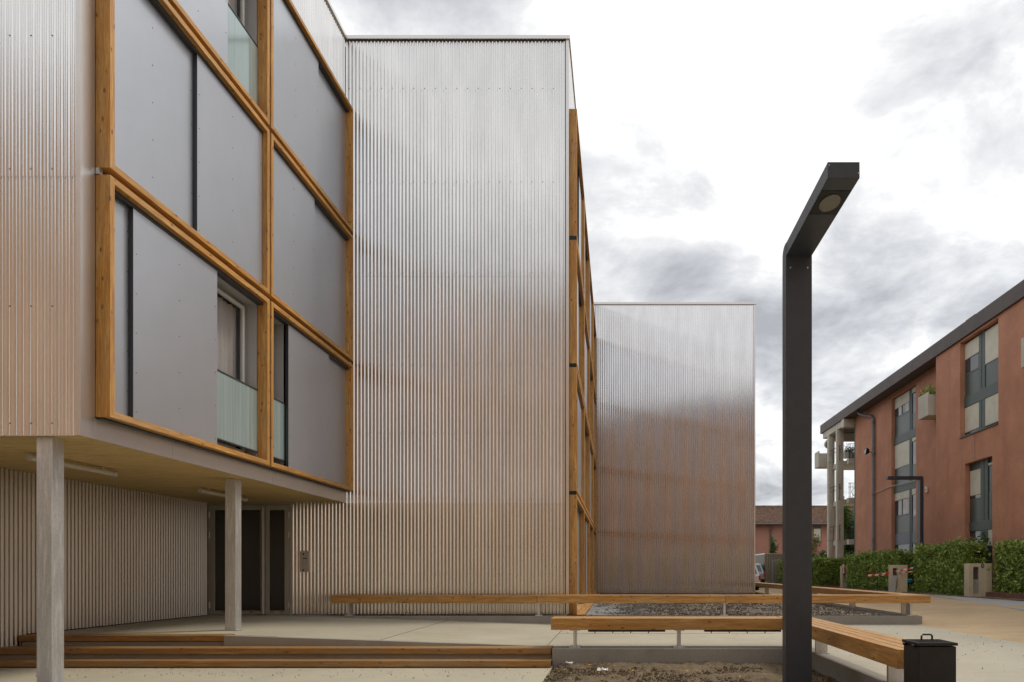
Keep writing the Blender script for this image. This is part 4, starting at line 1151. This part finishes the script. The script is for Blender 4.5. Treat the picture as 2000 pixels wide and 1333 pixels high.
for j in range(7):
    a = PI*j/6
    for i in range(n):
        b = 2*PI*i/n; r_ = rnd.uniform(.7, 1.15); vs.append((c.x+.17*r_*math.sin(a)*math.cos(b), c.y+.12*r_*math.sin(a)*math.sin(b), c.z+.10*r_*math.cos(a)))
for j in range(6):
    for i in range(n): fs.append((j*n+i, j*n+(i+1) % n, (j+1)*n+(i+1) % n, (j+1)*n+i))
mb.raw(vs, fs); mb.build('bag', M['cyan'], t)

# litter and twigs on the soil bed
t = thing('paper_scrap', (-.17, 9.6, .09), 'crumpled white paper scrap on the soil in front of the nearest bench', 'litter')
def crumple(c, s, seed):
    mb = MB(); rnd = random.Random(seed); n = 5; vs = [(c[0]+s*(i-2)*.5+rnd.gauss(0, s*.08), c[1]+s*(j-2)*.3, c[2]+.03+abs(rnd.gauss(0, s*.22))) for j in range(n) for i in range(n)]
    m_ = len(vs); vs += [(x, y, z-.006) for x, y, z in vs]
    q = [(j*n+i, j*n+i+1, (j+1)*n+i+1, (j+1)*n+i) for j in range(n-1) for i in range(n-1)]
    mb.raw(vs, q+[tuple(reversed([k+m_ for k in f])) for f in q]); return mb
q = pt(1177, 1317, 9.0); crumple((q.x, 9.0, .06), .07, 2).build('paper', M['paper'], t)
q = pt(1113, 1300, 9.8)
t = thing('paper_scrap', (q.x, 9.75, .09), 'flat white scrap by the left corner of the soil bed', 'litter'); crumple((q.x, 9.75, .06), .05, 3).build('paper', M['paper'], t)
t = thing('twig', (-.3, 9.2, .09), 'dry branching twig beside the paper scrap on the soil', 'twig')
mb = MB(); c = Vector((-.22, 9.15, .07))
for e in ((-.24, .25, .05), (-.05, .12, .10), (.12, .06, .12), (.16, .2, .07), (-.12, -.05, .04)):
    e = Vector(e); mb.tube([c, c+e*.5+Vector((.015, 0, .02)), c+e], (.006, .005, .003), 5)
mb.build('branches', M['bark'], t)
clods('grit', M['gravel'], -8.5, -.95, 8.9, 9.88, .012, 160, .003, .008, 41)
clods('grit', M['gravel'], 2.95, 6.25, 7.9, 14.8, .245, 200, .003, .009, 42)
clods('grit', M['gravel'], 6.4, 11, 9, 20, .30, 0, .003, .009, 43) if False else None
def leaflitter():
    rnd = random.Random(19); mb = MB()
    for _ in range(16): leaves(mb, rnd, (rnd.uniform(-.7, 2.5), rnd.uniform(8.4, 10.0), .09), .035, 3)
    for _ in range(10): leaves(mb, rnd, (rnd.uniform(-8, -1), rnd.uniform(9.0, 9.85), .012), .03, 5)
    for _ in range(7):
        x = rnd.uniform(-5, 2.5); leaves(mb, rnd, (x, rnd.uniform(11, 14), rampz(x)+.012), .03, 5)
    return mb
tag(leaflitter().build('fallen_leaves', simple('fallen_leaf', (.45, .25, .06), .7)), kind='stuff')
# gravel patch at the lower left corner
tag(sheet('gravel', -9.5, -5.9, 4.5, 8.62, lambda x, y: .006, .5, M['gravel'], clip=lambda x, y: (x+7)**2/2.2**2+(y-6.4)**2/2.1**2 < 1), kind='structure') if False else None
mb = MB(); n = 40; mb.face([(-6.75+1.35*math.cos(2*PI*k/n), 7.5+1.05*math.sin(2*PI*k/n), .006) for k in range(n)]); tag(mb.build('gravel', M['gravel']), kind='structure')

# =====================================================================  terracotta row behind the viewer (mirrored in the metal)
t = thing('apartment_building', (-6, -16, 0), 'long terracotta building mirrored as reddish bands in the ribbed metal walls', 'building')
BY = -15.0; BH = 19.4
mb = MB(); mb.box(-46, 40, BY-9, BY-.2, -.1, BH-.2); mb.build('core', M['room'], t)
mb = MB(); ops = []
for k in range(10):
    x = -40.2+k*7.8
    for z in (1.0, 4.4, 7.8, 11.2, 14.6): ops.append((x, x+3.8, z, z+2.2))
xsq = sorted({-46, 40, *[o[0] for o in ops], *[o[1] for o in ops]}); zsq = sorted({-.1, BH, *[o[2] for o in ops], *[o[3] for o in ops]})
for a, b in zip(xsq[:-1], xsq[1:]):
    for c, d in zip(zsq[:-1], zsq[1:]):
        if any(o[0] < (a+b)/2 < o[1] and o[2] < (c+d)/2 < o[3] for o in ops): continue
        mb.face([(b, BY, c), (a, BY, c), (a, BY, d), (b, BY, d)])
mb.build('wall', M['mirror_terra'], t)
for z in (0, 3.45, 6.85, 10.25, 13.65, 17.6):
    mb = MB(); mb.box(-46.1, 40.1, BY+.004, BY+.10, z, z+.75); mb.build('storey_band', M['ochre'], t)
for k in range(10):
    x = -40.2+k*7.8
    mb = MB()
    for z in (1.0, 4.4, 7.8, 11.2, 14.6):
        mb.box(x+.1, x+1.75, BY-.15, BY-.05, z+1.1, z+2.2); mb.box(x+2.05, x+3.7, BY-.15, BY-.05, z+(.3 if (k+int(z)) % 2 else 1.4), z+2.2)
    mb.build('roller_shutter', M['shut'], t)
mb = MB(); mb.box(-46.5, 40.5, BY-9.5, BY+.8, BH, BH+.5); mb.build('roof', M['eave'], t)

# =====================================================================  sky and light
w = bpy.data.worlds.new('World'); bpy.context.scene.world = w; w.use_nodes = True
nt = w.node_tree; bg = nt.nodes['Background']
SUN_EL, SUN_AZ = math.radians(52), math.radians(62)     # azimuth clockwise from +y
sky = N(nt, 'ShaderNodeTexSky'); sky.sky_type = 'NISHITA'; sky.sun_disc = False
sky.sun_elevation = SUN_EL; sky.sun_rotation = SUN_AZ
tc = N(nt, 'ShaderNodeTexCoord'); d = tc.outputs['Generated']
sep = N(nt, 'ShaderNodeSeparateXYZ'); L(nt, d, sep.inputs[0])
zc = math_(nt, 'ADD', math_(nt, 'MAXIMUM', sep.outputs['Z'], 0.0), .30)
u = math_(nt, 'DIVIDE', sep.outputs['X'], zc); v = math_(nt, 'DIVIDE', sep.outputs['Y'], zc)
cb = N(nt, 'ShaderNodeCombineXYZ'); L(nt, u, cb.inputs[0]); L(nt, v, cb.inputs[1]); cb.inputs[2].default_value = 3.3
n1 = noi(nt, cb.outputs[0], 3.6, 10, .60, .25)
n2 = noi(nt, cb.outputs[0], .9, 4, .5, .1)
def blob(px, py, r0, r1, amp):
    q = Vector(((px-CX)/F, 1, (CY-py)/F)).normalized()
    s = N(nt, 'ShaderNodeVectorMath', operation='DISTANCE'); L(nt, d, s.inputs[0]); s.inputs[1].default_value = q
    mr = N(nt, 'ShaderNodeMapRange', interpolation_type='SMOOTHSTEP'); L(nt, s.outputs['Value'], mr.inputs[0])
    mr.inputs[1].default_value = r0; mr.inputs[2].default_value = r1; mr.inputs[3].default_value = amp; mr.inputs[4].default_value = 0
    return mr.outputs[0]
acc = None
for b_ in ((1260, 400, .03, .17, .20), (1400, 560, .03, .17, .13), (1200, 520, .02, .13, .05), (1620, 640, .02, .13, .24), (1490, 700, .02, .10, .20), (1860, 520, .03, .20, .22), (1700, 600, .02, .12, .12), (1330, 300, .02, .10, .14),
           (1960, 660, .02, .10, .10), (800, 10, .05, .26, .17), (1540, 930, .03, .10, .14), (1750, 220, .12, .30, -.22), (1350, 120, .10, .30, -.20), (1600, 480, .03, .12, -.10)):
    q = blob(*b_); acc = q if acc is None else math_(nt, 'ADD', acc, q)
dens = math_(nt, 'MULTIPLY', math_(nt, 'ADD', math_(nt, 'ADD', math_(nt, 'SUBTRACT', math_(nt, 'MULTIPLY', n1, 2.3), .47), math_(nt, 'MULTIPLY', n2, .30)), acc), .72)
cc = ramp(nt, dens, [(.50, (10.6, 10.6, 10.5)), (.60, (8.6, 8.65, 8.7)), (.76, (6.6, 6.7, 6.95)), (1.0, (4.3, 4.4, 4.65))])
mm = mixc(nt, .93, sky.outputs[0], cc)
L(nt, mm, bg.inputs['Color']); bg.inputs['Strength'].default_value = .10
sd = bpy.data.lights.new('sun', 'SUN'); sd.energy = 1.6; sd.angle = math.radians(14); sd.color = (1, .92, .79)
so = bpy.data.objects.new('sun', sd); C.objects.link(so)
dirv = Vector((math.sin(SUN_AZ)*math.cos(SUN_EL), math.cos(SUN_AZ)*math.cos(SUN_EL), math.sin(SUN_EL)))
so.rotation_euler = dirv.to_track_quat('Z', 'Y').to_euler(); so.location = (20, 10, 40)

# =====================================================================  camera
cam = bpy.data.cameras.new('camera'); co = bpy.data.objects.new('camera', cam); C.objects.link(co)
co.location = (0, 0, H); co.rotation_euler = (PI/2, 0, 0)
cam.sensor_width = 36; cam.sensor_fit = 'HORIZONTAL'; cam.lens = F/2000*36
cam.shift_x = -(CX-1000)/2000; cam.shift_y = (CY-666.5)/2000
cam.clip_start = .05; cam.clip_end = 2000
bpy.context.scene.camera = co
vs_ = bpy.context.scene.view_settings
vs_.view_transform = 'Standard'; vs_.look = 'None'; vs_.exposure = .14; vs_.gamma = 1; vs_.use_curve_mapping = False

cy = bpy.context.scene.cycles
cy.caustics_reflective = False; cy.caustics_refractive = False; cy.blur_glossy = 1.0
cy.sample_clamp_indirect = 4.0
